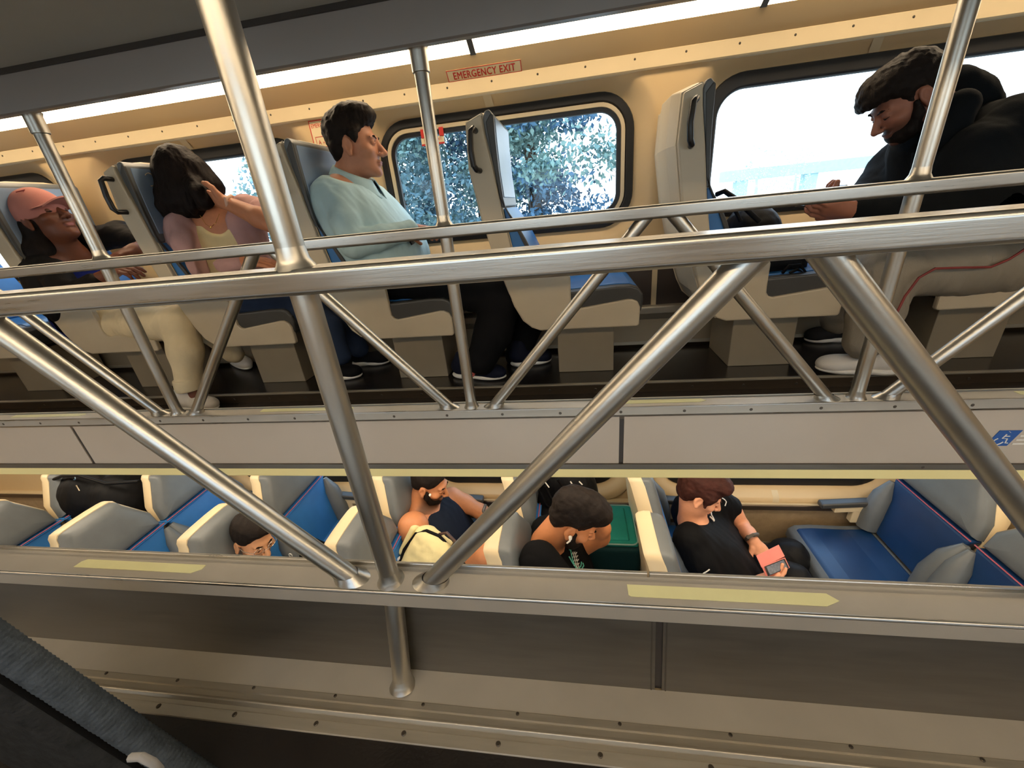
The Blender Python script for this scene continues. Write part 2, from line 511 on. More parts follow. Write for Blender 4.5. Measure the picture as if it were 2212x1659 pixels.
def guard_rail(name, label, yc, ztop, zbot, zled, polez):
    e = empty(name, (-.3325, yc, zled), label, 'railing')
    hw = .0264
    r = .007
    pr = []
    for (qy, qz, a0) in ((1, 1, 0), (-1, 1, 90), (-1, -1, 180), (1, -1, 270)):
        for j in range(5):
            a = math.radians(a0+90*j/4)
            zc = (ztop-r) if qz > 0 else (zbot+r)
            pr.append((yc+qy*(hw-r)+r*math.cos(a), zc+r*math.sin(a)))
    MB().extx(pr, XL, XR).build('top_rail', STEEL, e, smooth=True)

    def post(x, z0, z1, nm, rr=.0168):
        MB().tube([(x, yc, z0), (x, yc, z1)], rr, 20).build(nm, STEEL_T, e, smooth=True)

    def collar(mb, x, z, d, fl, rr=.0168):
        mb.tube([(x, yc, z-.002*d), (x+fl*.1, yc, z+d*.004), (x+fl*.35, yc, z+d*.010), (x+fl, yc, z+d*.024)], [rr*1.5, rr*1.28, rr*1.1, rr*1.0], 20, cap=False)
    for i, x in enumerate(POSTX):
        post(x, zled-.004, zbot+.002, 'post')
        post(x, ztop-.002, polez, 'pole')
        for zz in (zled, ztop):
            mb = MB(); collar(mb, x, zz, 1, 0); mb.build('weld_collar', STEEL_T, e, smooth=True)
        mb = MB()
        mb.tube([(x, yc, polez-.05), (x, yc, polez-.048), (x, yc, polez-.008), (x, yc, polez)], [.0185, .0205, .0205, .024], 20)
        mb.build('pole_socket', STEEL_T, e, smooth=True)
        for sgn in (-1, 1):
            b = np.array([x+sgn*.070, yc, zled-.004]); t = np.array([x+sgn*(1.1075/2-.034), yc, zbot+.004])
            d = (t-b)/np.linalg.norm(t-b)
            MB().tube([b-d*.010, t+d*.012], .0168, 20).build('brace', STEEL_T, e, smooth=True)
            mb = MB(); L = []
            for dz, rx, ry in ((-.0005, .0335, .0235), (.003, .031, .0215), (.007, .0275, .0188), (.013, .0245, .0168)):
                cx = x+sgn*.070+d[0]/d[2]*(dz+.004)
                L.append([(cx+rx*math.cos(a), yc+ry*math.sin(a), zled+dz) for a in np.linspace(0, 2*math.pi, 24, endpoint=False)])
            mb.loops(L).build('weld_collar', STEEL_T, e, smooth=True)
    return e


ZL = -.5815
nr_ = guard_rail('guard_rail', 'near brushed steel guard rail with thick flat top bar and V braces', .465, -.0436, -.0745, ZL, .352)
fr_ = guard_rail('guard_rail', 'far thinner-looking steel guard rail with poles in front of the seated passengers', 1.116, -.0292, -.0613, -.577, .352)

# near ledge
led = empty('rail_ledge', (0, .465, ZL), 'near dull steel ledge with long panels, in which the near guard rail stands', 'ledge')
MB().extx([(.4935, ZL), (.4425, ZL), (.4398, ZL-.0012), (.4386, ZL-.004), (.4386, -.613), (.4400, -.6155), (.452, -.6155), (.452, -.598), (.4935, -.598)], XL, XR).build('ledge_plate', STEEL_L, led, smooth=True)
MB().tube([(XL, .4424, ZL-.0034), (XR, .4424, ZL-.0034)], .0040, 10).build('edge_highlight', STEEL, led, smooth=True)  # bright bead added to give the ledge edge its highlight line
for x0, x1 in ((XL, .108), (.112, XR)):
    MB().extx([(.4935, -.60), (.4935, -.5745), (.4945, -.5735), (.4985, -.5735), (.4995, -.5745), (.4995, -.60)], x0, x1).build('lip', STEEL, led)
PX = [XL, -1.9, .128, 2.16, XR]
for i in range(4):
    a, b = PX[i]+.006, PX[i+1]-.006
    MB().extx([(.4830, -.605), (.4448, -.803), (.4508, -.803), (.4890, -.605)], a, b).build('panel', STEEL_D, led)
for x in PX[1:4]:
    MB().extx([(.4868, -.605), (.4486, -.803), (.4520, -.803), (.4900, -.605)], x-.007, x+.007).build('seam_strip', DARK, led)
    for s in (-1, 1):
        MB().extx([(.4822, -.605), (.4440, -.803), (.4449, -.803), (.4831, -.605)], x+s*.012-.0012, x+s*.012+.0012).build('shadow_line', M('shadow_line', (96, 92, 84), .45, .8), led)  # darker strips stand for the shadow lines beside the seam
MB().box(XL, XR, .4995, .503, -.84, -.60).build('well_side_board', FASCIA, led)
for x in POSTX:
    mb = MB().tube([(x, .462, -.60), (x-.006, .4165, -.804)], .0172, 20)
    mb.build('lower_post', STEEL_T, led, smooth=True)
    mb = MB().tube([(x-.006, .4168, -.8035), (x-.006, .4182, -.798), (x-.0057, .4196, -.792), (x-.0054, .4222, -.780)], [.0250, .0215, .0188, .0171], 20, cap=False)
    mb.build('weld_collar', STEEL_T, led, smooth=True)
# floor trim on the near side
tr = empty('trim_6', (0, .39, -.81), kind='structure')
MB().extx([(.4450, -.802), (.3905, -.802), (.3905, -.812), (.4450, -.812)], XL, XR).build('edge_plate', STEEL_L, tr)
MB().extx([(.3910, -.8010), (.3895, -.7992), (.3790, -.7992), (.3775, -.8012), (.3775, -.81), (.3910, -.81)], XL, XR).build('screw_strip', ALU, tr)
MB().extx([(.3775, -.8022), (.3690, -.8016), (.3660, -.7990), (.3640, -.7972), (.3618, -.7974), (.3604, -.7992), (.3575, -.8044), (.3500, -.8050), (.3500, -.812), (.3775, -.812)], XL, XR).build('nosing', ALU, tr, smooth=True)
MB().extx([(.3505, -.8040), (.3490, -.8030), (.3325, -.8046), (.3310, -.8060), (.3310, -.812), (.3505, -.812)], XL, XR).build('lower_strip', ALU, tr)
s1 = MB().disc((0, .3865, -.7993), (0, 0, 1), .0030, .0022, 10).build('screw', SCREWM, tr)
s2 = MB().disc((0, .3437, -.8040), (0, 0, 1), .0042, .0024, 12).build('large_screw', SCREWM, tr)
for k in range(0, 14):
    for s_, x in ((s1, -.802+.1715*(k-1)), (s2, -.802+.1646*(k-1))):
        c = s_.copy(); COL.objects.link(c); c.location.x = x
s1.location.x = -.802-.1715*2; s2.location.x = -.802-.1646*2

# far ledge and edge board
fl2 = empty('rail_ledge', (0, 1.116, -.577), 'far steel ledge with rivets and beige edge board above the lower seats', 'ledge')
MB().extx([(1.143, -.573), (1.138, -.573), (1.138, -.577), (1.094, -.577), (1.0912, -.5782), (1.09, -.581), (1.09, -.604), (1.0915, -.606), (1.143, -.606)], XL, XR).build('ledge_plate', STEEL_L, fl2, smooth=True)
MB().extx([(1.0905, -.606), (1.0925, -.606), (1.096, -.622), (1.10, -.622), (1.10, -.606)], XL, XR).build('under_trim', STEEL, fl2)
MB().tube([(XL, 1.0938, -.5806), (XR, 1.0938, -.5806)], .0040, 10).build('edge_highlight', STEEL, fl2, smooth=True)  # same added bead, draws the highlight along the far edge
FX = [XL, -1.915, .137, 2.19, XR]
for i in range(4):
    MB().box(FX[i]+.007, FX[i+1]-.007, 1.094, 1.10, -.783, -.606).build('edge_board', FASCIA, fl2)
for x in FX[1:4]:
    MB().box(x-.009, x+.009, 1.0975, 1.103, -.783, -.606).build('board_joint', DARK, fl2)
MB().box(XL, XR, 1.088, 1.10, -.803, -.783).build('metal_band', STEEL_D, fl2, bevel=.002)
MB().extx([(1.10, -.803), (1.091, -.803), (1.089, -.806), (1.089, -.832), (1.094, -.839), (1.11, -.840), (1.11, -.803)], XL, XR).build('bottom_trim', YELLOW, fl2, smooth=True)
rv = MB().disc((0, 1.0905, -.594), (0, -1, 0), .0045, .002, 8).build('rivet', SCREWM, fl2)
xs = [-.592+.1813*k for k in range(-18, 18)]
rv.location.x = xs[0]
for x in xs[1:]:
    c = rv.copy(); COL.objects.link(c); c.location.x = x
for x0 in (.98, 1.42):
    MB().disc((x0, 1.0885, -.793), (0, -1, 0), .004, .002, 8).build('screw', SCREWM, fl2)

# glow tapes on the ledges


def tape(x0, x1, y0, y1, z, lab, left=False, grp='glow tapes on the ledges'):
    w = y1-y0
    if left:
        p = [(x0+.02, y1), (x0+.005, y1-.003), (x0, y0), (x1-.0, y0), (x1+.016, y0+w*.45), (x1+.016, y1-.002)]
        p = [(x0, y0), (x1-.012, y0-.001), (x1+.004, y0+w*.45), (x1+.004, y1-.001), (x0+.01, y1), (x0+.002, y1-.006)]
    else:
        p = [(x0, y0+.002), (x0+.004, y0), (x1-.022, y0), (x1, y0+w*.45), (x1-.012, y1), (x0, y1)]
    n = len(p)
    o = MB().add([(a, b, z) for a, b in p]+[(a, b, z+.0008) for a, b in p], [tuple(range(n, 2*n)), tuple(range(n-1, -1, -1))]+[(i, (i+1) % n, n+(i+1) % n, n+i) for i in range(n)]).build('glow_tape', GLOW)
    tag(o, lab, 'tape', grp)


tape(-1.012, -.725, .459, .4785, ZL+.0002, 'pale yellow tape with cut corner at the left of the near ledge', True)
tape(.0735, .379, .4555, .4772, ZL+.0002, 'pale yellow tape with pointed right end on the near ledge')
tape(-2.21, -1.86, 1.110, 1.131, -.5768, 'pale tape on the far ledge at its left end, below the cap passenger')
tape(-1.10, -.745, 1.110, 1.131, -.5768, 'pale tape on the far ledge left of the near post')
tape(.055, .382, 1.110, 1.131, -.5768, 'pale tape on the far ledge under the empty seat')
tape(1.16, 1.5, 1.110, 1.131, -.5768, 'pale tape on the far ledge at the right edge')

# ------------------------------------------------------------------ upper seats
SH_OUT = [(-.491, .318), (-.551, .296), (-.560, .146), (-.532, -.039), (-.502, -.166), (-.463, -.299), (-.431, -.40), (-.398, -.465), (-.362, -.497), (-.325, -.512)]
SIDE = SH_OUT+[(.088, -.514), (.094, -.505), (.096, -.433), (.085, -.408), (.062, -.398), (.044, -.397), (-.160, -.424), (-.176, -.420), (-.186, -.405), (-.188, -.38), (-.188, -.29), (-.20, -.275), (-.405, -.20), (-.423, -.154), (-.444, -.035), (-.466, .131), (-.486, .256)]


def make_seat(x0, label, mirror=False):
    e = empty('gallery_seat', (x0, 1.85, -.756), label, 'seat', 'seats along the upper gallery')
    s = -1 if mirror else 1
    X = lambda p: [(x0+s*a, b) for a, b in p]

    def ex(outline, y0, y1, name, mat, bevel=0, seg=2, smooth=False):
        pr = X(outline)
        if mirror: pr = pr[::-1]
        return MB().exty(pr[::-1], y0, y1).build(name, mat, e, smooth=smooth, bevel=bevel, seg=seg)
    ex(SIDE, 1.70, 1.724, 'side_panel', SHELL, .006)
    ex(SIDE, 2.11, 2.132, 'side_panel', SHELL, .006)
    # rear shell, top corners drawn in
    inner = [(-.486, .31), (-.466, .131), (-.444, -.035), (-.423, -.154), (-.40, -.25), (-.37, -.34), (-.33, -.42), (-.30, -.44)]
    rear = SH_OUT[:-1]+inner[::-1]
    n = len(rear)
    mb = MB(); L = []
    for y, dz in ((1.718, 0), (1.76, .012), (1.84, .022), (2.0, .022), (2.08, .012), (2.116, 0)):
        L.append([(x0+s*(a-(.012 if dz > .015 else 0)*(1 if j < 7 and j > 0 else 0)), y, b+(dz if b > .2 else 0)) for j, (a, b) in enumerate(rear)])
    mb.loops(L if mirror else [q[::-1] for q in L])
    k = len(L)
    mb.f.append(tuple(range(n))); mb.f.append(tuple(range(k*n-1, (k-1)*n-1, -1)))
    mb.build('rear_shell', SHELL, e, bevel=.004)
    # backrest: side grey, window sheen put into a bluish front slab
    hr = [(-.487, .300), (-.480, .325), (-.462, .330), (-.447, .312), (-.448, .235), (-.446, .127), (-.439, .030), (-.436, .0), (-.448, -.005), (-.463, .131), (-.484, .256)]
    lb = [(-.442, -.008), (-.436, -.004), (-.418, -.03), (-.392, -.07), (-.362, -.13), (-.335, -.19), (-.315, -.25), (-.29, -.33), (-.31, -.40), (-.35, -.40), (-.385, -.30), (-.421, -.154)]
    ex(hr, 1.712, 2.118, 'headrest', GREYVINYL, .012, 3)
    o = ex(lb, 1.722, 2.11, 'lumbar_cushion', BLUEVINYL, .012, 3)
    ex([(-.4500, .300), (-.4440, .305), (-.4450, .235), (-.4430, .127), (-.4362, .034), (-.4440, .034), (-.452, .127)], 1.735, 2.095, 'headrest_sheen', SHEEN, .003, 2)
    ex([(-.455, .318), (-.4465, .3105), (-.4475, .235), (-.4455, .127), (-.4385, .03), (-.432, -.004), (-.416, -.03), (-.39, -.07), (-.36, -.13), (-.335, -.19), (-.35, -.195), (-.40, -.08), (-.452, .03), (-.47, .2), (-.478, .29)], 1.7095, 1.7235, 'side_piping', DARKVINYL, .004)
    # seat cushion
    cu = [(-.33, -.42), (-.33, -.345), (-.29, -.340), (-.185, -.352), (.0, -.343), (.06, -.345), (.09, -.356), (.106, -.38), (.109, -.412), (.102, -.45), (.09, -.47), (-.05, -.46), (-.17, -.46)]
    ex(cu, 1.712, 2.118, 'seat_cushion', DARKVINYL, .008, 3)
    ex([(-.30, -.345), (-.29, -.336), (-.185, -.347), (.0, -.338), (.058, -.340), (.087, -.352), (.092, -.362), (.05, -.36), (-.28, -.365)], 1.76, 2.08, 'seat_insert', BLUEVINYL, .006, 2)
    # pedestal
    ex([(-.257, -.756), (.0, -.756), (.0, -.50), (-.257, -.50)], 1.80, 2.07, 'pedestal', PEDESTAL, .003)
    # handle on the aisle side
    hx = x0+s*-.528
    hd = [(hx+s*.012, 1.70, .265), (hx+s*.010, 1.665, .268), (hx, 1.658, .26), (hx-s*.006, 1.657, .20), (hx-s*.002, 1.657, .15), (hx+s*.006, 1.664, .136), (hx+s*.012, 1.70, .134)]
    MB().tube(hd, [.010, .0105, .0105, .011, .011, .0105, .010], 10).build('grab_handle', BLACKPL, e, smooth=True)
    # recessed line of the panel
    return e


SEATS = [(-3.05, 'upper seat at the left edge behind the cap passenger, mostly hidden'), (-2.22, 'upper seat in which the passenger with the pink cap sits'),
         (-1.432, 'upper seat with black handle behind the woman in the mauve cardigan'), (-.633, 'upper seat behind the man in the light blue shirt'),
         (.182, 'empty upper seat in front of the emergency exit window'), (.945, 'upper seat at the right with a black bag on it, backing the exit window')]
for x, lab in SEATS:
    make_seat(x, lab)
make_seat(1.462, 'upper seat turned to the left, under the man in the dark hoodie', True)


# ------------------------------------------------------------------ lower double seats
ZT, ZP, ZS = -1.32, -1.585, -1.94


def make_bench(xp, label, face=1, BLUEVINYL=BLUEVINYL):
    """xp = x of the piping line on the front of the backrests"""
    e = empty('double_seat', (xp, 1.6, -H), label, 'seat', 'double seats of the lower deck')
    s = face
    for yc in (1.352, 1.848):
        XF = lambda z: float(np.interp(z, [-1.98, ZP, ZP+.09, ZT-.03, ZT], [.020, .006, -.010, -.050, -.066]))

        def outline(w0, w1, z0, z1, rc):
            """trapezoid with rounded top corners, (y, z) around the seat centre"""
            p = [(-w0, z0), (w0, z0), (w0, max(ZP, z0+.001)), (w0*.97, ZP+.09)]
            c = [(w1+.004, z1-rc*1.1), (w1-rc*.10, z1-rc*.45), (w1-rc*.55, z1-rc*.08), (w1-rc*1.2, z1)]
            q = p+c+[(w1*.3, z1+.002), (-w1*.3, z1+.002)]+[(-a, b) for a, b in c[::-1]]+[(-w0*.97, ZP+.09), (-w0, max(ZP, z0+.001))]
            return q

        def pad(o, steps, name, mat):
            zc = sum(b for a, b in o)/len(o); mb = MB(); L = []
            for f, dx in steps:
                L.append([(xp+s*(XF(zc+(b-zc)*f)+dx), yc+a*f, zc+(b-zc)*f) for a, b in o])
            mb.loops(L if s > 0 else [q[::-1] for q in L])
            n = len(o); k = len(L)
            mb.f.append(tuple(range(n-1, -1, -1))); mb.f.append(tuple(range((k-1)*n, k*n)))
            return mb.build(name, mat, e, smooth=True)
        pad(outline(.243, .150, -1.98, ZT, .035), [(.98, -.048), (1.0, -.056), (1.0, -.080), (.975, -.102), (.925, -.118)], 'seat_shell', CREAM)
        pad(outline(.239, .146, ZP, ZT-.006, .035), [(.5, .004), (.80, .001), (.92, -.008), (.975, -.024), (.992, -.046), (.985, -.056)], 'headrest', GREYVINYL)

        def slab(secs, name, mat, bevel, par=e):
            mb = MB(); L = []
            for (w, xf, z, th) in secs:
                L.append([(xp+s*xf, yc-w, z), (xp+s*xf, yc+w, z), (xp+s*(xf-th), yc+w, z), (xp+s*(xf-th), yc-w, z)])
            mb.loops(L if s < 0 else [q[::-1] for q in L])
            k = len(L)
            mb.f.append((0, 1, 2, 3) if s > 0 else (3, 2, 1, 0)); mb.f.append(tuple(range(4*k-1, 4*k-5, -1)) if s > 0 else tuple(range(4*k-4, 4*k)))
            return mb.build(name, mat, par, bevel=bevel, seg=3, smooth=False)
        # blue back panel and grey bolsters
        slab([(.16, .072, -1.93, .10), (.185, .052, -1.80, .09), (.21, .026, ZP-.09, .08), (.236, .008, ZP-.003, .07)], 'backrest', BLUEVINYL, .014)
        for q in (-1, 1):
            mb = MB()
            pts = [(xp+s*.085, yc+q*.205, -1.92), (xp+s*.075, yc+q*.212, -1.82), (xp+s*.045, yc+q*.222, -1.70), (xp+s*.012, yc+q*.232, ZP-.03)]
            mb.tube(pts, [.056, .060, .050, .016], 12).build('bolster', GREYVINYL, e, smooth=True)
        mb = MB()
        mb.tube([(xp+s*.010, yc-.238, ZP+.002), (xp+s*.012, yc, ZP+.002), (xp+s*.010, yc+.238, ZP+.002)], .0030, 6).build('piping', PIPE, e, smooth=True)
        # cushion
        prof = [(.04, ZS-.02), (.06, ZS+.003), (.20, ZS-.006), (.38, ZS), (.46, ZS-.006), (.495, ZS-.035), (.50, ZS-.08), (.48, ZS-.12), (.06, ZS-.11)]
        pr = [(xp+s*a, b) for a, b in prof]
        if s < 0: pr = pr[::-1]
        MB().exty(pr[::-1], yc-.238, yc+.238).build('seat_cushion', GREYVINYL, e, bevel=.012, seg=3)
        prof = [(.07, ZS-.02), (.08, ZS+.008), (.20, ZS), (.38, ZS+.006), (.452, ZS+.0), (.49, ZS-.032), (.494, ZS-.08), (.40, ZS-.05)]
        pr = [(xp+s*a, b) for a, b in prof]
        if s < 0: pr = pr[::-1]
        MB().exty(pr[::-1], yc-.20, yc+.20).build('seat_insert', BLUEVINYL, e, bevel=.008, seg=3)
        # latch hole in the end of the shell
        if yc < 1.5:
            MB().disc((xp-s*.125, yc-.176, ZT-.062), (0, -1, .25), .015, .004, 14).build('end_plug', GREYVINYL, e)
    # armrest by the wall
    MB().obox((xp+s*.20, 2.085, -1.775), (s*.15, 0, -.012), (0, .028, 0), (0, 0, .018)).build('armrest_pad', DARKVINYL, e, bevel=.012, seg=3)
    MB().obox((xp+s*.17, 2.088, -1.81), (s*.10, 0, -.008), (0, .022, 0), (0, 0, .018)).obox((xp+s*.13, 2.088, -1.86), (.04, 0, 0), (0, .02, 0), (0, 0, .05)).build('armrest_bracket', CREAM, e, bevel=.005)
    MB().box(min(xp+s*.10, xp+s*.40), max(xp+s*.10, xp+s*.40), 1.30, 2.08, -2.06, -2.03).box(min(xp+s*.16, xp+s*.34), max(xp+s*.16, xp+s*.34), 1.40, 1.60, -H, -2.05).build('base', PEDESTAL, e)
    return e


BENCH = [(-3.33, 'double seat at the lower left edge, in shadow, with a black bag on it'), (-2.545, 'empty double seat with blue back, second from the left below'),
         (-1.77, 'double seat behind the young man in glasses below'), (-.985, 'double seat on which the cream backpack lies'),
         (-.235, 'double seat behind the man with the earbud below'), (.43, 'double seat behind the woman with the pink phone case')]
for x, lab in BENCH:
    make_bench(x, lab)
make_bench(1.765, 'empty blue double seat at the lower right, turned to the left', -1, NAVYVINYL)
make_bench(2.15, 'double seat back to back with the empty blue one at the lower right edge')


# ------------------------------------------------------------------ signs
nx = np.array([1., 0, 0])
cv_d = np.array([0, -.059, .063]); cv_d = cv_d/np.linalg.norm(cv_d)      # up along the cove panel
cv_n = np.cross(nx, cv_d)
so = np.array([-.352, YW-.030, .548])
e = empty('exit_sign', so, 'red and cream EMERGENCY EXIT sign on the wall above the window', 'sign')
hw_, hh_ = .1655, .0235


def plate(par, name, c, ux, uz, hw, hh, mat, depth=.0012):
    nn = np.cross(ux, uz)
    return MB().obox(np.array(c)+nn*depth/2, np.array(ux)*hw, np.array(uz)*hh, nn*depth/2).build(name, mat, par)


c0 = so+cv_n*-.0005
tilt = nx*1.0
plate(e, 'sign_plate', so, nx, cv_d, hw_, hh_, STICKER, .0012)
def frame(par, c, ux, uz, hw, hh, t, mat, depth):
    nn = np.cross(ux, uz); mb = MB()
    for s in (-1, 1):
        mb.obox(c+np.array(uz)*s*(hh-t)+nn*depth, np.array(ux)*hw, np.array(uz)*t, nn*.0003)
        mb.obox(c+np.array(ux)*s*(hw-t)+nn*depth, np.array(ux)*t, np.array(uz)*(hh-2*t), nn*.0003)
    return mb.build('border', mat, par)


frame(e, so, nx, cv_d, hw_, hh_, .0016, RED, .0014)
text_part('lettering', 'EMERGENCY EXIT', .0405, so-cv_d*.0145, nx, cv_d, RED, e, bold=.024, align='CENTER', depth=.0018, sx=.79)

uz = np.array([0, 0, 1.])
so = np.array([-1.13, YW-.0002, .468])
e = empty('removal_sign', so-uz*.33, 'cream and red EMERGENCY WINDOW REMOVAL instruction sign behind the man in the light blue shirt', 'sign')
plate(e, 'sign_plate', so-uz*.165, nx, uz, .115, .165, STICKER)
frame(e, so-uz*.165, nx, uz, .115, .165, .002, RED, .0014)
text_part('lettering', 'EMERGENCY WINDOW', .0245, so-uz*.031, nx, uz, RED, e, .006, 'CENTER', .002, .80)
text_part('lettering', 'REMOVAL', .0245, so-uz*.058, nx, uz, RED, e, .006, 'CENTER', .002, .80)
for k, (a, b) in enumerate((('A', 'PULL HANDLE'), ('B', 'REMOVE RUBBER'))):
    cc_ = so-uz*(.092+.058*k)
    frame(e, cc_, nx, uz, .098, .023, .0012, RED, .0014)
    text_part('lettering', a, .026, cc_-nx*.086-uz*.010, nx, uz, RED, e, .004, 'LEFT', .002, .85)
    text_part('lettering', b, .0135, cc_-nx*.062-uz*.010, nx, uz, RED, e, .008, 'LEFT', .002, .9)
for k in (2, 3):
    frame(e, so-uz*(.092+.058*k), nx, uz, .098, .023, .0012, RED, .0014)

# red pull tag on the exit window
so = np.array([-.645, YW+.030, .345])
e = empty('pull_tag', so-uz*.03, 'small red and cream pull tag at the top of the exit window behind a pole', 'tag')
MB().box(-.700, -.678, YW+.027, YW+.033, .335, .376).build('strap', RED, e, bevel=.002)
MB().box(-.608, -.586, YW+.027, YW+.033, .335, .376).build('strap', RED, e, bevel=.002)
MB().box(-.702, -.588, YW+.026, YW+.034, .306, .314).build('red_edge', RED, e, bevel=.001)
MB().box(-.702, -.588, YW+.027, YW+.033, .313, .340).build('label_plate', STICKER, e, bevel=.001)
text_part('lettering', 'EXIT', .016, (-.612, YW+.0268, .322), nx, uz, RED, e, .006, 'CENTER', .0006, .8)
text_part('lettering', 'EMERGENCY', .011, (-.668, YW+.0268, .326), nx, uz, RED, e, .006, 'CENTER', .0006, .6)

# wheelchair sign on the far edge board
so = np.array([1.147, 1.0935, -.700])
e = empty('wheelchair_sign', so-uz*.03, 'blue wheelchair symbol sign on the beige edge board at the right', 'sign')
mb = MB(); mb.exty([(1.112, -.7245), (1.164, -.7245), (1.184, -.6755), (1.132, -.6755)], 1.0925, 1.0938).build('sign_plate', BLUE_SIGN, e)
mb = MB()
Wc = lambda a, b: (1.148+a*.026+b*.010, 1.0922, -.700+b*.024)
mb.tube([Wc(-.05, .86), Wc(-.06, .84)], .0032, 8)
mb.tube([Wc(-.10, .55), Wc(-.12, .0), Wc(.35, -.05), Wc(.55, -.62), Wc(.78, -.62)], .0017, 6)
mb.tube([Wc(-.10, .28), Wc(.35, .28)], .0014, 6)
mb.tube([Wc(-.2+.48*math.cos(a), -.38+.48*math.sin(a)) for a in np.radians(np.linspace(130, 350, 14))], .0016, 6)
mb.build('wheelchair_symbol', WHITE, e)
mb = MB()
for k in range(4):
    z = -.681-.0125*k
    mb.box(1.19-.010*k*.5, 1.29-.010*k*.5, 1.0928, 1.0937, z-.0022, z+.0022)
o = mb.build('text_lines', WHITE, e); o['kind'] = 'stuff'

# ------------------------------------------------------------------ implicit surfaces -> meshes
def unit(v):
    v = np.array(v, float); return v/np.linalg.norm(v)


def nzf(P, fr, seed=0, oct=3):
    """cheap smooth noise, sum of rotated waves"""
    r = np.random.default_rng(seed); out = np.zeros(len(P), np.float32); a = 1.
    for o in range(oct):
        for _ in range(3):
            d = unit(r.normal(size=3))*fr*(2**o)*r.uniform(.7, 1.3)
            d2 = unit(r.normal(size=3))*fr*(2**o)*.6
            out += a*np.sin(P@d.astype(np.float32)+r.uniform(0, 6.28)+1.5*np.sin(P@d2.astype(np.float32)+r.uniform(0, 6.28)))
        a *= .5
    return out/5.


class SDF:
    def __init__(s, k=.02):
        s.p, s.k, s.clips, s.disp = [], k, [], None

    def cone(s, a, b, ra, rb=None, k=None, sub=False):
        s.p.append(('c', np.array(a, np.float32), np.array(b, np.float32), ra, ra if rb is None else rb, s.k if k is None else k, sub)); return s

    def chain(s, pts, rs, k=None):
        for i in range(len(pts)-1): s.cone(pts[i], pts[i+1], rs[i], rs[i+1], k)
        return s

    def ell(s, c, r, R=None, k=None, sub=False):
        s.p.append(('e', np.array(c, np.float32), np.array(r, np.float32)*np.ones(3, np.float32), None if R is None else np.array(R, np.float32), 0, s.k if k is None else k, sub)); return s

    def box(s, c, h, R=None, rnd=.01, k=None, sub=False):
        s.p.append(('b', np.array(c, np.float32), np.array(h, np.float32), None if R is None else np.array(R, np.float32), rnd, s.k if k is None else k, sub)); return s

    def clip(s, c, n):
        s.clips.append((np.array(c, np.float32), unit(n).astype(np.float32))); return s

    def raw(s, q, P):
        if q[0] == 'c':
            a, b, ra, rb = q[1:5]; ab = b-a; L = float(ab@ab)+1e-12
            t = np.clip(((P-a)@ab)/L, 0, 1)
            return np.linalg.norm(P-a-t[:, None]*ab, axis=1)-(ra+(rb-ra)*t)
        X = P-q[1]
        if q[3] is not None: X = X@q[3].T
        if q[0] == 'e':
            r = q[2]; k0 = np.linalg.norm(X/r, axis=1); k1 = np.linalg.norm(X/(r*r), axis=1)+1e-9
            return k0*(k0-1)/k1
        d = np.abs(X)-(q[2]-q[4])
        return np.linalg.norm(np.maximum(d, 0), axis=1)+np.minimum(d.max(1), 0)-q[4]

    def bounds(s):
        lo, hi = np.full(3, 1e9), np.full(3, -1e9)
        for q in s.p:
            if q[-1]: continue
            if q[0] == 'c':
                for c, r in ((q[1], q[3]), (q[2], q[4])): lo = np.minimum(lo, c-r); hi = np.maximum(hi, c+r)
            else:
                r = float(np.linalg.norm(q[2])) if q[0] == 'b' else float(max(q[2])); lo = np.minimum(lo, q[1]-r); hi = np.maximum(hi, q[1]+r)
        return lo-.012, hi+.012

    def val(s, P):
        P = np.ascontiguousarray(P, np.float32)
        D = np.full(len(P), 9., np.float32)
        for q in s.p:
            k, sub = q[-2], q[-1]
            if q[0] == 'c': c = (q[1]+q[2])/2; R = float(np.linalg.norm(q[1]-q[2]))/2+max(q[3], q[4])
            else: c = q[1]; R = float(np.linalg.norm(q[2])) if q[0] == 'b' else float(max(q[2]))
            m = np.nonzero(((P-c)**2).sum(1) < (R+.07)**2)[0]
            if not len(m): continue
            d = s.raw(q, P[m]); d0 = D[m]
            if sub:
                d = -d; h = np.maximum(k-np.abs(d0-d), 0)/k if k > 0 else 0
                D[m] = np.maximum(d0, d)+h*h*k*.25
            else:
                h = np.maximum(k-np.abs(d0-d), 0)/k if k > 0 else 0
                D[m] = np.minimum(d0, d)-h*h*k*.25
        if s.disp is not None:
            m = np.nonzero(np.abs(D) < .05)[0]
            if len(m): D[m] += s.disp(P[m])
        for c, n in s.clips:
            D = np.maximum(D, (P-c)@n)
        return D

    def mesh(s, h):
        lo, hi = s.bounds()
        c = 6
        n = np.ceil((hi-lo)/(h*c)).astype(int)+1
        N = n*c+1
        ax = [lo[i]+h*c*np.arange(n[i]+1) for i in range(3)]
        G = np.stack(np.meshgrid(*ax, indexing='ij'), -1).reshape(-1, 3)
        Dc = s.val(G).reshape(n+1)
        Bc = np.abs(Dc); m = h*c*1.9+.012
        near = Bc < m
        act = np.zeros(n, bool)
        for i in (0, 1):
            for j in (0, 1):
                for l in (0, 1): act |= near[i:n[0]+i, j:n[1]+j, l:n[2]+l]
        D = np.repeat(np.repeat(np.repeat(Dc[:-1, :-1, :-1], c, 0), c, 1), c, 2).astype(np.float32)
        D = np.pad(D, ((0, 1),)*3, mode='edge')
        fa = np.repeat(np.repeat(np.repeat(act, c, 0), c, 1), c, 2); fa = np.pad(fa, ((0, 1),)*3, mode='edge')
        idx = np.stack(np.nonzero(fa), 1)
        D[fa] = s.val(lo+idx*h)
        return surface_nets(D, lo, h)


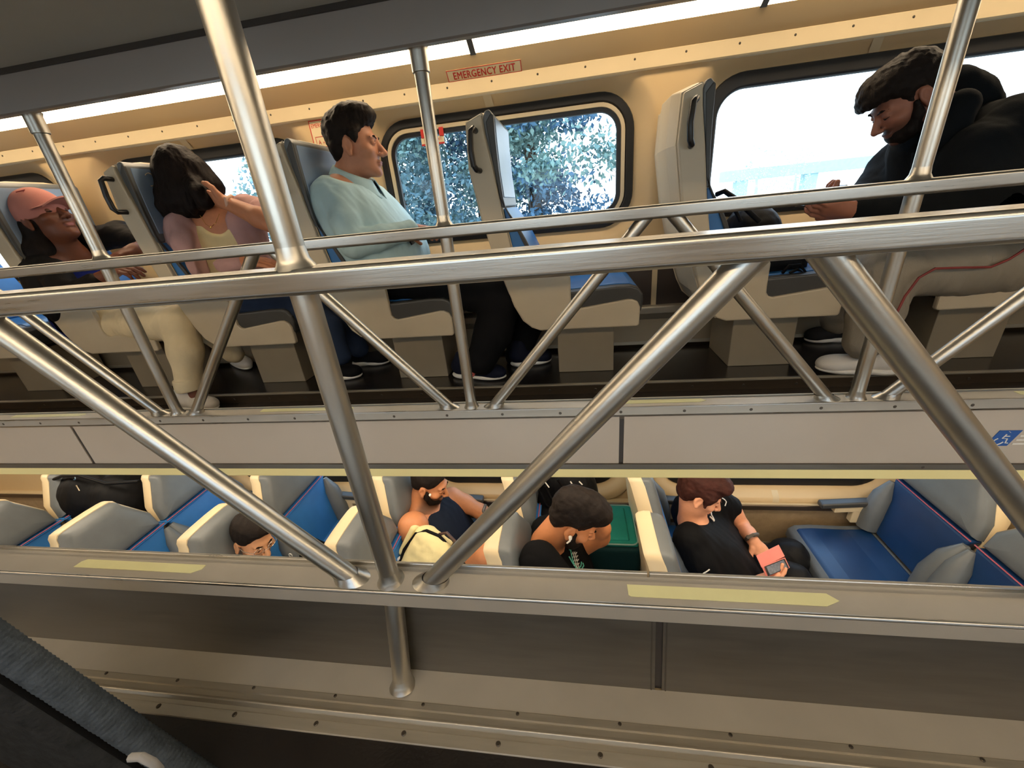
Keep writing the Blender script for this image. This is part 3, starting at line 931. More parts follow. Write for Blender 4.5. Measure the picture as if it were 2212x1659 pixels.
def surface_nets(D, lo, h):
    S = D < 0
    A = S[:-1, :-1, :-1]; allin = A.copy(); anyin = A.copy()
    for i in (0, 1):
        for j in (0, 1):
            for l in (0, 1):
                q = S[i:S.shape[0]-1+i, j:S.shape[1]-1+j, l:S.shape[2]-1+l]; allin &= q; anyin |= q
    act = anyin & ~allin
    ids = np.full(act.shape, -1, np.int64)
    cell = np.stack(np.nonzero(act), 1)
    ids[act] = np.arange(len(cell))
    acc = np.zeros((len(cell), 3)); cnt = np.zeros(len(cell))
    cor = [(i, j, l) for i in (0, 1) for j in (0, 1) for l in (0, 1)]
    vals = {q: D[cell[:, 0]+q[0], cell[:, 1]+q[1], cell[:, 2]+q[2]] for q in cor}
    for a in cor:
        for ax in range(3):
            if a[ax] == 0:
                b = list(a); b[ax] = 1; b = tuple(b)
                va, vb = vals[a], vals[b]; m = (va < 0) != (vb < 0)
                t = np.where(m, va/np.where(m, va-vb, 1), 0)
                p = np.array(a, float)[None, :].repeat(len(cell), 0); p[:, ax] += t
                acc[m] += p[m]; cnt[m] += 1
    V = lo+h*(cell+acc/cnt[:, None])
    Fc = []
    for ax in range(3):
        b, c_ = (ax+1) % 3, (ax+2) % 3
        sl0 = [slice(1, -1)]*3; sl0[ax] = slice(0, -1); sl1 = list(sl0); sl1[ax] = slice(1, None)
        s0, s1 = S[tuple(sl0)], S[tuple(sl1)]
        for flip in (0, 1):
            m = (s0 & ~s1) if not flip else (~s0 & s1)
            e = np.stack(np.nonzero(m), 1)
            if not len(e): continue
            off = np.array([1, 1, 1]); off[ax] = 0; e = e+off
            q = []
            for db, dc in ((-1, -1), (0, -1), (0, 0), (-1, 0)):
                f = e.copy(); f[:, b] += db; f[:, c_] += dc; q.append(ids[f[:, 0], f[:, 1], f[:, 2]])
            q = np.stack(q, 1)
            if flip: q = q[:, ::-1]
            Fc.append(q)
    Fq = np.concatenate(Fc)
    Fq = Fq[(Fq >= 0).all(1)]
    return V, Fq


def sdf_obj(name, s, h, mat, parent=None, colors=None):
    V, Fq = s.mesh(h)
    o = new_obj(name, V, np.ascontiguousarray(Fq), mat, parent, smooth=True)
    if colors is not None:
        c = colors(V)
        a = o.data.color_attributes.new('Col', 'FLOAT_COLOR', 'POINT')
        a.data.foreach_set('color', np.concatenate([c, np.ones((len(V), 1))], 1).astype(np.float32).ravel())
    return o


# ------------------------------------------------------------------ people
def basis(fwd, up):
    f = unit(fwd); u = np.array(up, float); u = unit(u-f*(u@f)); r = np.cross(f, u)
    return np.array([r, f, u])           # rows: right, forward, up


def head(s, c, B, k=1.0, chin=1.0):
    """adds a head to an SDF; c = centre between the ears, B = basis"""
    L = lambda x, y, z: np.array(c)+k*(x*B[0]+y*B[1]+z*B[2])
    E = lambda p, r, kk=.012, sub=False: s.ell(L(*p), np.array(r)*k, B, kk*k, sub)
    E((0, -.016, .038), (.075, .094, .082))
    E((0, .028, -.018), (.063, .064, .076), .02)
    E((0, .034, -.075), (.050, .050, .040), .02)
    E((0, .074, -.100*chin), (.022, .018, .016), .02)
    E((0, .078, .024), (.050, .016, .012), .014)
    s.cone(L(0, .088, .014), L(0, .115, -.030), .0078*k, .0122*k, .010*k)
    for q in (-1, 1):
        E((q*.011, .102, -.036), (.0085, .011, .008), .006)
        E((q*.043, .058, -.022), (.024, .026, .020), .016)
        E((q*.031, .098, .008), (.015, .012, .009), .012, True)
        E((q*.031, .082, .006), (.015, .0095, .010), .004)
        E((q*.0775, -.008, -.004), (.010, .020, .031), .006)
        E((q*.088, -.004, -.002), (.008, .011, .019), .004, True)
        E((q*.082, -.002, -.033), (.007, .010, .011), .006)
    E((0, .089, -.0605), (.024, .009, .0050), .006)
    E((0, .087, -.0705), (.020, .009, .0060), .006)
    return L


def skin_colors(base, c, B, k, beard=0., lips=(150, 84, 74), beard_c=(40, 30, 26)):
    b = np.array(lin(base)); lp = np.array(lin(lips)); bc = np.array(lin(beard_c))
    def f(V):
        X = ((V-np.array(c))@B.T)/k
        out = np.tile(b, (len(V), 1))
        w = np.exp(-(((X[:, 0])/.020)**2+((X[:, 2]+.066)/.0075)**2)**2)*(X[:, 1] > .075)
        out = out*(1-w[:, None])+lp*w[:, None]
        if beard:
            z, y, x = X[:, 2], X[:, 1], np.abs(X[:, 0])
            jaw = 1/(1+np.exp((z+.045-.35*np.maximum(.05-y, 0))/.006)); fr = 1/(1+np.exp(-(y+.005)/.008)); lo = 1/(1+np.exp(-(z+.135)/.006))
            mo = np.exp(-((x/.03)**2+((z+.047)/.007)**2)**2)*(y > .07)
            w2 = np.clip(jaw*fr*lo*(1-w)+mo, 0, 1)*beard*(np.abs(X[:, 2]) < .2)*(np.linalg.norm(X, axis=1) < .17)
            out = out*(1-w2[:, None])+bc*w2[:, None]
        return out
    return f


SKIN = M('skin', (200, 140, 110), .5, 0, .05, 60, .12, 500, spec=.4, attr='Col')
EYEW = M('eye_white', (226, 220, 212), .25)
EYED = M('dark_iris', (30, 20, 15), .2)


def face_parts(par, L, B, k, brow, look=0., lids=True, skin=None):
    for q in (-1, 1):
        if not lids:
            V = SDF(.001).ell(L(q*.031, .0815, .004), np.array((.0120, .0090, .0060))*k, B)
            sdf_obj('eye', V, .0020, EYEW, par)
            V = SDF(.001).ell(L(q*.031+look, .0882, .0045), np.array((.0050, .0028, .0050))*k, B)
            sdf_obj('iris', V, .0014, EYED, par)
        V = SDF(.003).chain([L(q*.020, .0865, .007 if not lids else .000), L(q*.031, .0895, .0102 if not lids else -.003), L(q*.043, .082, .006 if not lids else .000)], [.0016*k, .0022*k, .0014*k])
        sdf_obj('eyelashes', V, .0016, brow, par)
        V = SDF(.006).chain([L(q*.014, .0935, .022), L(q*.032, .0905, .028), L(q*.05, .076, .024)], [.0026*k, .0032*k, .0018*k])
        sdf_obj('eyebrow', V, .0025, brow, par)


def hand(s, w, d, n, side, k=1.0, curl=.5, spread=1.0, thumb=1.0, pinch=0.):
    """palm, four fingers, thumb.  w wrist, d direction of the fingers, n palm normal (curl direction), side +1/-1 thumb side"""
    d = unit(d); n = np.array(n, float); n = unit(n-d*(n@d)); t = np.cross(d, n)*side
    R = np.array([t, d, n])
    w = np.array(w, float)
    s.ell(w+d*.045*k, np.array((.040, .050, .017))*k, R, .012)
    s.cone(w, w+d*.03*k, .024*k, .024*k, .015)
    for i, (o, L, r) in enumerate(((.029, .076, .0092), (.0095, .084, .0095), (-.010, .078, .0090), (-.028, .062, .0080))):
        p = w+d*.080*k+t*o*k
        a = curl*(.55+.08*i); dirv = unit(d+t*o*2.0*spread)
        pts = [w+d*.05*k+t*o*.9*k, p]; ang = 0.; cur = p
        for j, seg in enumerate((.46, .31, .25)):
            ang += a*(1.0 if j else .8)
            dd = dirv*math.cos(ang)+n*math.sin(ang)
            cur = cur+dd*L*seg*k; pts.append(cur)
        s.chain(pts, [r*1.1*k, r*1.08*k, r*k, r*.93*k, r*.80*k], .004)
    b = w+d*.022*k+t*.028*k
    q1 = b+(d*.55+t*.72+n*.30*thumb)*.040*k; q2 = q1+(d*.80+t*.25+n*.45*thumb)*.034*k; q3 = q2+(d*.9-t*.05+n*.4*thumb)*.026*k
    s.chain([w+d*.015*k+t*.012*k, b, q1, q2, q3], [.017*k, .0145*k, .0120*k, .0112*k, .0085*k], .006)
    return s


def hairm(name, rgb, rough=.42):
    return M(name, rgb, .62, 0, .35, 30, .6, 260, spec=.12)


HAIR_BLACK = hairm('black_brown_hair', (30, 24, 21))
HAIR_DARK = hairm('dark_brown_hair', (27, 20, 18))
HAIR_RED = hairm('reddish_brown_hair', (62, 34, 28))


def cloth(name, rgb, rough=.85, bump=.35, bs=420, var=.08):
    return M(name, tuple(int(c*.8) if max(rgb) < 40 else c for c in rgb), rough, 0, var, 12, bump, bs, spec=.12)


def folds(amp, fr, seed, dirn=None):
    def f(P):
        Q = P*1.0
        if dirn is not None:
            dv = unit(dirn).astype(np.float32); Q = P-np.outer(P@dv, dv)*.75
        return amp*nzf(Q.astype(np.float32), fr, seed, 3)
    return f


def hair_disp(amp, fr, seed):
    return lambda P: amp*(nzf(P.astype(np.float32), fr, seed, 3))


def person(label, base_pt):
    e = empty('person', base_pt, label, 'person')
    return e


def shoe(par, heel, toe, h_sole, upper, sole, k=1.0, accent=None, wid=.044):
    heel, toe = np.array(heel, float), np.array(toe, float)
    d = unit(toe-heel); u = np.array([0, 0, 1.]); r = np.cross(d, u); L = np.linalg.norm(toe-heel)
    R = np.array([r, d, u])
    s = SDF(.03)
    s.ell(heel+d*L*.20+u*.055, (wid*.86, L*.22, .045), R).ell(heel+d*L*.62+u*.038, (wid, L*.36, .034), R).ell(heel+d*L*.82+u*.030, (wid*.9, L*.19, .026), R)
    s.cone(heel+d*L*.18+u*.06, heel+d*L*.22+u*.105, .036, .038)
    s.clip(heel+u*.016, -u)
    o = sdf_obj('shoe', s, .005, upper, par)
    s2 = SDF(.02)
    s2.ell(heel+d*L*.22+u*.014, (wid*.95, L*.245, .020), R).ell(heel+d*L*.66+u*.014, (wid*1.08, L*.36, .018), R)
    s2.clip(heel+u*.026, u)
    sdf_obj('sole', s2, .005, sole, o)
    return o


A = at


def AZ(x, y, z):
    v = ROT.T @ np.array([(x-CX)/F, -(y-CY)/F, 1.0])
    return v*(z/v[2])


def torso(s, rows, axis, k=.07):
    axis = unit(axis)
    for c, hw, r in rows:
        s.cone(np.array(c)-axis*hw, np.array(c)+axis*hw, r, r, k)
    for (c, hw, r), (c2, hw2, r2) in zip(rows[:-1], rows[1:]):
        m = (np.array(c)+np.array(c2))/2
        s.cone(m-axis*(hw+hw2)/2, m+axis*(hw+hw2)/2, (r+r2)/2*.98, None, k)
    return s




def beard(par, L, B, k, seed):
    s = SDF(.015)
    s.ell(L(0, .036, -.082), np.array((.055, .058, .044))*k, B)
    for q in (-1, 1): s.chain([L(q*.070, .018, -.010), L(q*.064, .022, -.045), L(q*.046, .045, -.080)], [.010*k, .015*k, .020*k])
    s.ell(L(0, .098, -.0475), np.array((.030, .008, .006))*k, B)
    s.ell(L(0, .105, -.030), np.array((.058, .060, .036))*k, B, .01, True)
    s.ell(L(0, .095, -.066), np.array((.020, .030, .0075))*k, B, .005, True)
    s.ell(L(0, .02, -.150), np.array((.06, .06, .032))*k, B, .01, True)
    s.disp = lambda P: .0022*nzf(P.astype(np.float32), 200, seed, 2)
    sdf_obj('beard', s, .0034, HAIR_BLACK, par)


Yv = np.array([0, 1., 0]); Xv = np.array([1., 0, 0]); Zv = np.array([0, 0, 1.])

# ---- 1  man in the light blue shirt
def man_shirt():
    p = person('man in a light blue shirt with arms crossed looking out of the exit window', A(840, 640, 1.9))
    c = A(768, 317, 1.93); B = basis((.985, .16, -.03), (-.02, 0, 1)); k = 1.07
    s = SDF(.02); L = head(s, c, B, k)
    nb = A(748, 402, 1.93)
    s.cone(L(0, -.022, -.05), nb, .057*k, .066, .03)
    rows = [(A(752, 425, 1.93), .11, .075), (A(785, 470, 1.94), .10, .105), (A(820, 530, 1.94), .09, .11)]
    torso(s, rows, Yv)
    hand(s, A(893, 497, 1.85), (.35, .9, -.1), (.3, -.2, -1), 1, 1.0, .5)
    s.cone(A(850, 507, 1.78), A(893, 497, 1.85), .03, .026)
    body = sdf_obj('body', s, 0.0046, SKIN, p, skin_colors((186, 128, 98), c, B, k, .16, (150, 90, 84), (66, 48, 44)))
    face_parts(p, L, B, k, HAIR_BLACK, lids=False)
    h = SDF(.03)
    h.ell(L(0, -.020, .056), np.array((.0815, .100, .088))*k, B).ell(L(0, .025, .112), np.array((.066, .070, .042))*k, B).ell(L(0, -.055, -.005), np.array((.066, .048, .060))*k, B)
    h.ell(L(0, .065, .105), np.array((.05, .035, .03))*k, B)
    for q in (-1, 1): h.cone(L(q*.072, .022, .04), L(q*.072, .022, .004), .014*k, .008*k)
    h.ell(L(0, .075, -.015), np.array((.085, .060, .083))*k, B, .02, True)
    for q in (-1, 1): h.ell(L(q*.08, -.004, -.012), np.array((.03, .026, .036))*k, B, .01, True)
    h.disp = lambda P: .006*nzf(P.astype(np.float32), 80, 3, 3)+.003*nzf((P*np.array([1, 1, .4], np.float32)).astype(np.float32), 260, 6, 2)
    sdf_obj('hair', h, 0.0039, HAIR_BLACK, p)
    SH = cloth('pale_blue_shirt_cotton', (172, 200, 206), .8, .25, 600)
    g = SDF(.03)
    rows = [(A(750, 425, 1.93), .125, .082), (A(783, 468, 1.94), .105, .125), (A(822, 520, 1.94), .10, .138), (A(858, 560, 1.94), .10, .125)]
    torso(g, rows, Yv)
    g.chain([A(737, 432, 1.765), A(748, 480, 1.70), A(764, 528, 1.67)], [.068, .062, .056], .016).chain([A(764, 528, 1.67), A(825, 513, 1.70), A(886, 496, 1.80)], [.056, .050, .040], .012)
    g.chain([A(790, 425, 2.04), A(860, 490, 2.05), A(855, 500, 1.90)], [.068, .054, .046], .015)
    g.disp = folds(0.0047, 91, 5, (.3, .2, -1))
    g.clip(A(772, 393, 1.93), (.40, 0, 1))
    g2 = sdf_obj('shirt', g, 0.0070, SH, p)
    # collar: two leaves
    cc0 = A(768, 385, 1.93); mb = MB(); rows_ = []
    an = np.radians(np.linspace(12, 348, 31))
    for r, z, tip in ((.072, -.006, 0), (.076, .016, 0), (.083, .020, 0), (.092, .006, .3), (.104, -.018, 1), (.108, -.026, 1)):
        rows_.append([cc0+np.array([math.cos(a)*(r+.012*tip*max(0, math.cos(a))**6), math.sin(a)*r*.98, z-math.cos(a)*(.036+.5*(r-.076))-.022*tip*max(0, math.cos(a))**6]) for a in an])
    for row in rows_: mb.v += [tuple(map(float, q)) for q in row]
    n_ = len(an)
    for a in range(len(rows_)-1):
        for b in range(n_-1): mb.f.append((a*n_+b, a*n_+b+1, (a+1)*n_+b+1, (a+1)*n_+b))
    co = mb.build('collar', SH, p, smooth=True, sm_angle=1)
    so_ = co.modifiers.new('thick', 'SOLIDIFY'); so_.thickness = .003
    MB().tube([A(893, 501, 1.83)+.002, A(886, 517, 1.83), A(893, 527, 1.83)], .012, 8).build('wristwatch', BLACKPL, p, smooth=True)
    PT = cloth('black_trousers_cotton', (24, 24, 27), .8, .3)
    t = SDF(.04)
    t.cone(A(840, 600, 1.86), A(850, 595, 2.03), .115, .115)
    t.chain([A(860, 605, 1.85), A(1086, 640, 1.80), A(1066, 715, 1.76), A(1040, 778, 1.73)], [.10, .088, .082, .072])
    t.chain([A(860, 600, 2.02), A(1105, 630, 2.0), A(1135, 700, 1.99), A(1120, 768, 1.97)], [.10, .088, .08, .07])
    t.disp = folds(0.0051, 72, 8, (0, .2, -1))
    sdf_obj('trousers', t, 0.0090, PT, p)
    NV = cloth('navy_knit_shoe', (24, 28, 44), .7, .3)
    o = shoe(p, AZ(982, 812, -.756), AZ(1092, 818, -.756), 0, NV, WHITE, 1.15)
    MB().tube([AZ(1018, 818, -.756)+(0, -.045, .045), AZ(1036, 818, -.756)+(0, -.048, .052), AZ(1028, 818, -.756)+(0, -.05, .036)], .006, 6).build('coral_patch', M('coral_patch', (214, 108, 98), .5), o)
    shoe(p, AZ(1105, 790, -.756), AZ(1190, 780, -.756), 0, NV, WHITE)


# ---- 2  woman with long hair, hand behind her neck
def woman_hair():
    p = person('woman in a mauve cardigan and cream top holding back her long dark hair', A(500, 660, 1.9))
    c = A(394, 388, 1.90); B = basis((-.80, .56, -.12), (.06, 0, 1)); k = 1.03
    s = SDF(.02); L = head(s, c, B, k)
    nb = A(448, 462, 1.90)
    s.cone(L(0, -.01, -.05), nb, .052, .056, .03)
    ax = unit((.93, .36, .05))
    rows = [(A(462, 482, 1.90), .115, .058), (A(468, 520, 1.90), .085, .085), (A(482, 575, 1.90), .075, .08)]
    torso(s, rows, ax)
    # raised forearm and hand
    wr = A(489, 438, 1.775)
    s.chain([A(606, 490, 1.72), A(560, 470, 1.735), wr], [.044, .042, .029], .02)
    hand(s, wr, A(440, 424, 1.80)-wr, (-.2, .8, .5), -1, 1.0, .35, 1.0, .3)
    hw = A(532, 566, 1.70)
    hand(s, hw, A(600, 566, 1.70)-hw, (0, .3, -1), -1, 1.0, .4)
    s.cone(A(500, 570, 1.71), hw, .03, .026)
    sdf_obj('body', s, 0.0046, SKIN, p, skin_colors((196, 132, 98), c, B, k))
    face_parts(p, L, B, k, HAIR_DARK)
    h = SDF(.05)
    h.ell(L(0, -.024, .042), np.array((.093, .104, .096))*k, B)
    h.ell(A(402, 400, 1.86), (.094, .085, .098)).ell(A(408, 424, 1.84), (.088, .07, .075)).ell(A(398, 438, 1.83), (.066, .06, .05))
    h.chain([A(356, 372, 1.83), A(366, 425, 1.81), A(370, 460, 1.80)], [.03, .034, .012]).chain([A(385, 440, 1.80), A(392, 464, 1.80)], [.03, .012]).chain([A(415, 440, 1.82), A(425, 462, 1.82)], [.03, .012]).chain([A(430, 372, 1.88), A(455, 405, 1.88), A(462, 428, 1.87)], [.05, .045, .02])
    h.chain([A(346, 420, 1.80), A(352, 446, 1.79), A(360, 462, 1.79)], [.012, .010, .005])
    for (xa, ya, xb, yb, yy) in ((352, 425, 347, 448, 1.80), (362, 440, 358, 466, 1.79), (382, 445, 380, 470, 1.79), (400, 445, 404, 468, 1.79), (412, 440, 418, 460, 1.79), (352, 400, 342, 425, 1.80)):
        h.chain([A(xa, ya, yy+.01), A((xa+xb)/2+2, (ya+yb)/2, yy), A(xb, yb, yy)], [.020, .013, .005], .02)
    h.chain([A(418, 395, 1.80), A(432, 418, 1.765), A(444, 436, 1.76), A(432, 448, 1.77)], [.03, .030, .024, .012], .03)
    h.disp = lambda P: .0055*nzf((P*np.array([1, 1, .25], np.float32)).astype(np.float32), 110, 4, 3)+.002*nzf((P*np.array([1, 1, .2], np.float32)).astype(np.float32), 300, 9, 2)
    h.ell(L(0, .085, -.02), np.array((.05, .06, .08))*k, B, .02, True)
    sdf_obj('hair', h, 0.0044, HAIR_DARK, p)
    # loose curls
    mb = MB()
    for (x, y, r) in ((352, 450, .015), (362, 458, .012), (346, 438, .012)):
        q = A(x, y, 1.78)
        mb.tube([q+np.array([r*math.cos(t)*(1+.05*t), .002*t, r*math.sin(t)*1.3-.002*t]) for t in np.linspace(0, 5.2, 14)], .0022, 5)
    mb.build('loose_curls', HAIR_DARK, p, smooth=True)['kind'] = 'stuff'
    # glasses
    g = MB(); q = A(324, 388, 1.80)
    g.tube([q+np.array([.012*math.cos(t)-.01*math.sin(t)*0, .012*math.cos(t), .026*math.sin(t)])+np.array([.004*math.sin(t), 0, 0]) for t in np.linspace(0, 6.283, 18)], .0020, 6)
    g.tube([q+np.array([.012, .006, .012]), A(345, 378, 1.85), A(372, 378, 1.83)], .0016, 6)
    g.build('glasses', M('pale_glasses_frame', (170, 150, 120), .25, .6), p, smooth=True)
    TOP = cloth('cream_ribbed_top', (226, 208, 160), .85, .3, 500)
    tt = SDF(.03)
    rows = [(A(464, 500, 1.90), .095, .068), (A(470, 525, 1.895), .088, .096), (A(484, 578, 1.89), .08, .092), (A(505, 630, 1.89), .09, .11)]
    torso(tt, rows, ax)
    tt.ell(A(455, 478, 1.80), (.062, .09, .060), None, .01, True)
    tt.disp = folds(0.0026, 96, 11)
    sdf_obj('cream_top', tt, 0.0064, TOP, p)
    q = A(455, 491, 1.815)
    MB().tube([A(432, 465, 1.815), A(444, 484, 1.812), q, A(466, 482, 1.82), A(474, 462, 1.84)], .0011, 5).disc(q, (0, -1, 0), .005, .003, 8).build('necklace', M('gold_chain', (220, 180, 100), .25, 1.), p, smooth=True)
    CD = cloth('mauve_cardigan_knit', (182, 146, 144), .9, .45, 380)
    cd = SDF(.035)
    rows = [(A(464, 487, 1.90), .135, .066), (A(470, 525, 1.90), .115, .100), (A(484, 580, 1.90), .105, .098), (A(500, 625, 1.90), .11, .105)]
    torso(cd, rows, ax)
    cd.chain([A(392, 486, 1.80), A(408, 530, 1.75), A(440, 578, 1.72)], [.062, .056, .050]).chain([A(440, 578, 1.72), A(485, 574, 1.71), A(522, 568, 1.70)], [.050, .044, .036])
    cd.chain([A(532, 448, 2.00), A(575, 462, 1.88), A(604, 480, 1.80)], [.062, .056, .052])
    cd.cone(A(505, 437, 1.90), A(548, 446, 1.93), .030, .036)
    fr = A(468, 500, 1.76); bx_ = basis((.36, -.93, 0), Zv)
    cd.box(A(473, 560, 1.78), (.062, .13, .26), bx_, .03, .012, True)
    cd.ell(A(455, 462, 1.86), (.075, .10, .06), None, .012, True)
    cd.disp = folds(0.0043, 100, 12, (.2, .1, -1))
    sdf_obj('cardigan', cd, 0.0070, CD, p)
    MB().tube([A(489, 424, 1.755)+(0, .03, 0), A(488, 430, 1.742), A(491, 440, 1.738), A(493, 449, 1.75), A(494, 452, 1.775)], .0095, 8).build('watch_band', M('blush_watch_band', (212, 170, 148), .5), p, smooth=True)
    JN = cloth('blue_denim', (42, 54, 76), .85, .4, 500, .15)
    t = SDF(.04)
    t.cone(A(520, 645, 1.82), A(535, 640, 2.0), .11, .11)
    t.chain([A(535, 655, 1.83), A(668, 668, 1.80), A(712, 715, 1.76), A(735, 768, 1.73)], [.088, .07, .062, .052])
    t.chain([A(550, 645, 1.99), A(690, 655, 1.98), A(740, 705, 1.95), A(775, 752, 1.93)], [.088, .07, .062, .052])
    t.disp = folds(0.0043, 86, 15)
    sdf_obj('jeans', t, 0.0090, JN, p)
    BS = cloth('black_mesh_shoe', (26, 26, 28), .7, .3)
    shoe(p, AZ(708, 818, -.756), AZ(782, 814, -.756), 0, BS, WHITE)
    shoe(p, AZ(765, 788, -.756), AZ(842, 784, -.756), 0, BS, WHITE)


# ---- 3  dozing passenger with the pink cap
def woman_cap():
    p = person('dozing passenger in a pink baseball cap, navy top and cream trousers', A(215, 690, 1.9))
    c = A(102, 476, 1.86); B = basis((.86, .02, .36), (-.52, -.02, .80)); k = 1.10
    s = SDF(.02); L = head(s, c, B, k)
    nb = A(160, 548, 1.90)
    s.cone(L(0, -.02, -.05), nb, .054, .060, .03)
    rows = [(A(150, 570, 1.90), .12, .066), (A(170, 610, 1.91), .09, .095), (A(205, 660, 1.92), .08, .10)]
    torso(s, rows, unit((-.2, 1, 0)))
    w1 = A(292, 538, 1.90); hand(s, w1, A(262, 548, 1.84)-w1, (-.2, -.3, -1), -1, 1.0, .5)
    s.chain([A(320, 528, 2.0), w1], [.036, .027], .02)
    w2 = A(240, 590, 1.74); hand(s, w2, A(280, 578, 1.74)-w2, (0, .4, -1), 1, 1.0, .8)
    s.cone(A(200, 610, 1.72), w2, .034, .027)
    s.chain([A(205, 660, 1.86), A(240, 700, 1.82), A(388, 700, 1.72), A(408, 815, 1.62), A(428, 872, 1.60)], [.05, .04, .035, .030, .030])
    sdf_obj('body', s, 0.0046, SKIN, p, skin_colors((112, 66, 46), c, B, k, 0, (140, 78, 74)))  # skin tone darkened to carry the shade on the face
    face_parts(p, L, B, k, HAIR_BLACK)
    CAP = cloth('dusty_pink_cotton', (184, 124, 114), .85, .3, 450)
    h = SDF(.012)
    h.ell(L(0, -.004, .042), np.array((.088, .110, .100))*k, B)
    h.clip(L(0, 0, .004), -B[2]-.26*B[1])
    cp = sdf_obj('cap', h, 0.0044, CAP, p)
    mb = MB(); top = []
    for j in range(5):
        f = j/4
        top.append([L(.083*math.sin(a)*(1+.02*f), .098*math.cos(a)*(1-f)+f*(.085+.090*math.cos(a)), .026-.006*f-.022*math.sin(a)**2*f) for a in np.radians(np.linspace(-64, 64, 17))])
    for up_ in (0, 1):
        q = [[tuple(np.array(p_)+B[2]*.0035*(1 if up_ else -1)) for p_ in row] for row in top]
        n_ = 17; k_ = len(mb.v)
        for row in q: mb.v += [tuple(map(float, z)) for z in row]
        for j in range(4):
            for i in range(16):
                fc = (k_+j*n_+i, k_+j*n_+i+1, k_+(j+1)*n_+i+1, k_+(j+1)*n_+i)
                mb.f.append(fc if up_ == 0 else fc[::-1])
    for i in range(16):
        a_ = 4*17+i; mb.f.append((a_, a_+1, a_+1+85, a_+85))
    mb.build('cap_brim', CAP, cp, smooth=True)
    MB().disc(L(0, -.006, .143), B[2], .007, .006, 10).build('cap_button', CAP, cp)
    st = MB()
    st.tube([L(.060, .045, .108), L(.040, .068, .106), L(.05, .06, .095)], .0026, 6)
    st.build('stitched_mark', M('dark_pink_stitching', (150, 70, 70), .8), cp)
    hh = SDF(.05)
    hh.ell(L(0, -.03, -.005), np.array((.080, .078, .06))*k, B)
    hh.chain([L(.02, -.06, -.02), A(86, 545, 1.80), A(92, 590, 1.78), A(110, 650, 1.80)], [.06, .068, .062, .04])
    hh.chain([L(-.05, -.02, -.03), A(190, 500, 1.99), A(215, 545, 2.0)], [.04, .035, .02])
    hh.ell(L(0, .07, -.03), np.array((.066, .07, .09))*k, B, .02, True)
    hh.disp = lambda P: .005*nzf((P*np.array([1, 1, .3], np.float32)).astype(np.float32), 100, 24, 3)
    sdf_obj('hair', hh, 0.0050, HAIR_BLACK, p)
    NT = cloth('navy_blue_jersey', (22, 32, 96), .85, .3)
    g = SDF(.03)
    rows = [(A(152, 575, 1.90), .10, .072), (A(174, 612, 1.91), .085, .108), (A(205, 655, 1.92), .085, .118), (A(225, 690, 1.92), .09, .115)]
    torso(g, rows, unit((-.2, 1, 0)))
    g.ell(A(165, 545, 1.86), (.075, .075, .050), None, .01, True)
    g.disp = folds(0.0043, 96, 21)
    sdf_obj('navy_top', g, 0.0070, NT, p)
    JK = cloth('black_zip_jacket', (34, 32, 31), .6, .25)
    j = SDF(.03)
    rows = [(A(150, 572, 1.90), .135, .074), (A(172, 612, 1.91), .115, .108), (A(203, 655, 1.92), .105, .118)]
    torso(j, rows, unit((-.2, 1, 0)))
    j.chain([A(200, 520, 2.03), A(262, 505, 2.05), A(322, 522, 2.0)], [.066, .062, .050]).chain([A(118, 588, 1.74), A(150, 640, 1.70), A(205, 612, 1.71)], [.066, .058, .046])
    j.box(A(205, 600, 1.90), (.12, .088, .2), basis((.8, 0, .5), Zv), .03, .012, True)
    j.ell(A(160, 535, 1.88), (.085, .085, .06), None, .01, True)
    j.disp = folds(0.0051, 96, 22, (.8, 0, .4))
    sdf_obj('jacket', j, 0.0070, JK, p)
    CT = cloth('cream_cotton_trousers', (226, 210, 174), .85, .3)
    t = SDF(.04)
    t.cone(A(230, 690, 1.84), A(240, 685, 2.0), .105, .105)
    t.chain([A(240, 700, 1.82), A(388, 700, 1.72), A(402, 760, 1.665), A(408, 832, 1.615)], [.098, .082, .068, .058])
    t.chain([A(250, 690, 2.0), A(425, 668, 1.96), A(465, 720, 1.93), A(505, 765, 1.92)], [.095, .078, .066, .052])
    t.clip(A(408, 838, 1.615), (0, 0, -1))
    t.disp = folds(0.0047, 86, 25, (0, 0, 1))
    sdf_obj('trousers', t, 0.0077, CT, p)
    cu = SDF(.02).cone(A(406, 824, 1.618), A(409, 835, 1.613), .062, .062); cu.clip(A(408, 840, 1.615), (0, 0, -1)); cu.clip(A(408, 816, 1.615), (0, 0, 1))
    sdf_obj('trouser_cuff', cu, 0.0051, CT, p)
    WS = cloth('white_leather_shoe', (222, 216, 206), .5, .15)
    shoe(p, AZ(400, 882, -.802), AZ(470, 886, -.802), 0, WS, WHITE, .9)
    shoe(p, AZ(488, 766, -.756), AZ(540, 800, -.756), 0, WS, WHITE, .9)


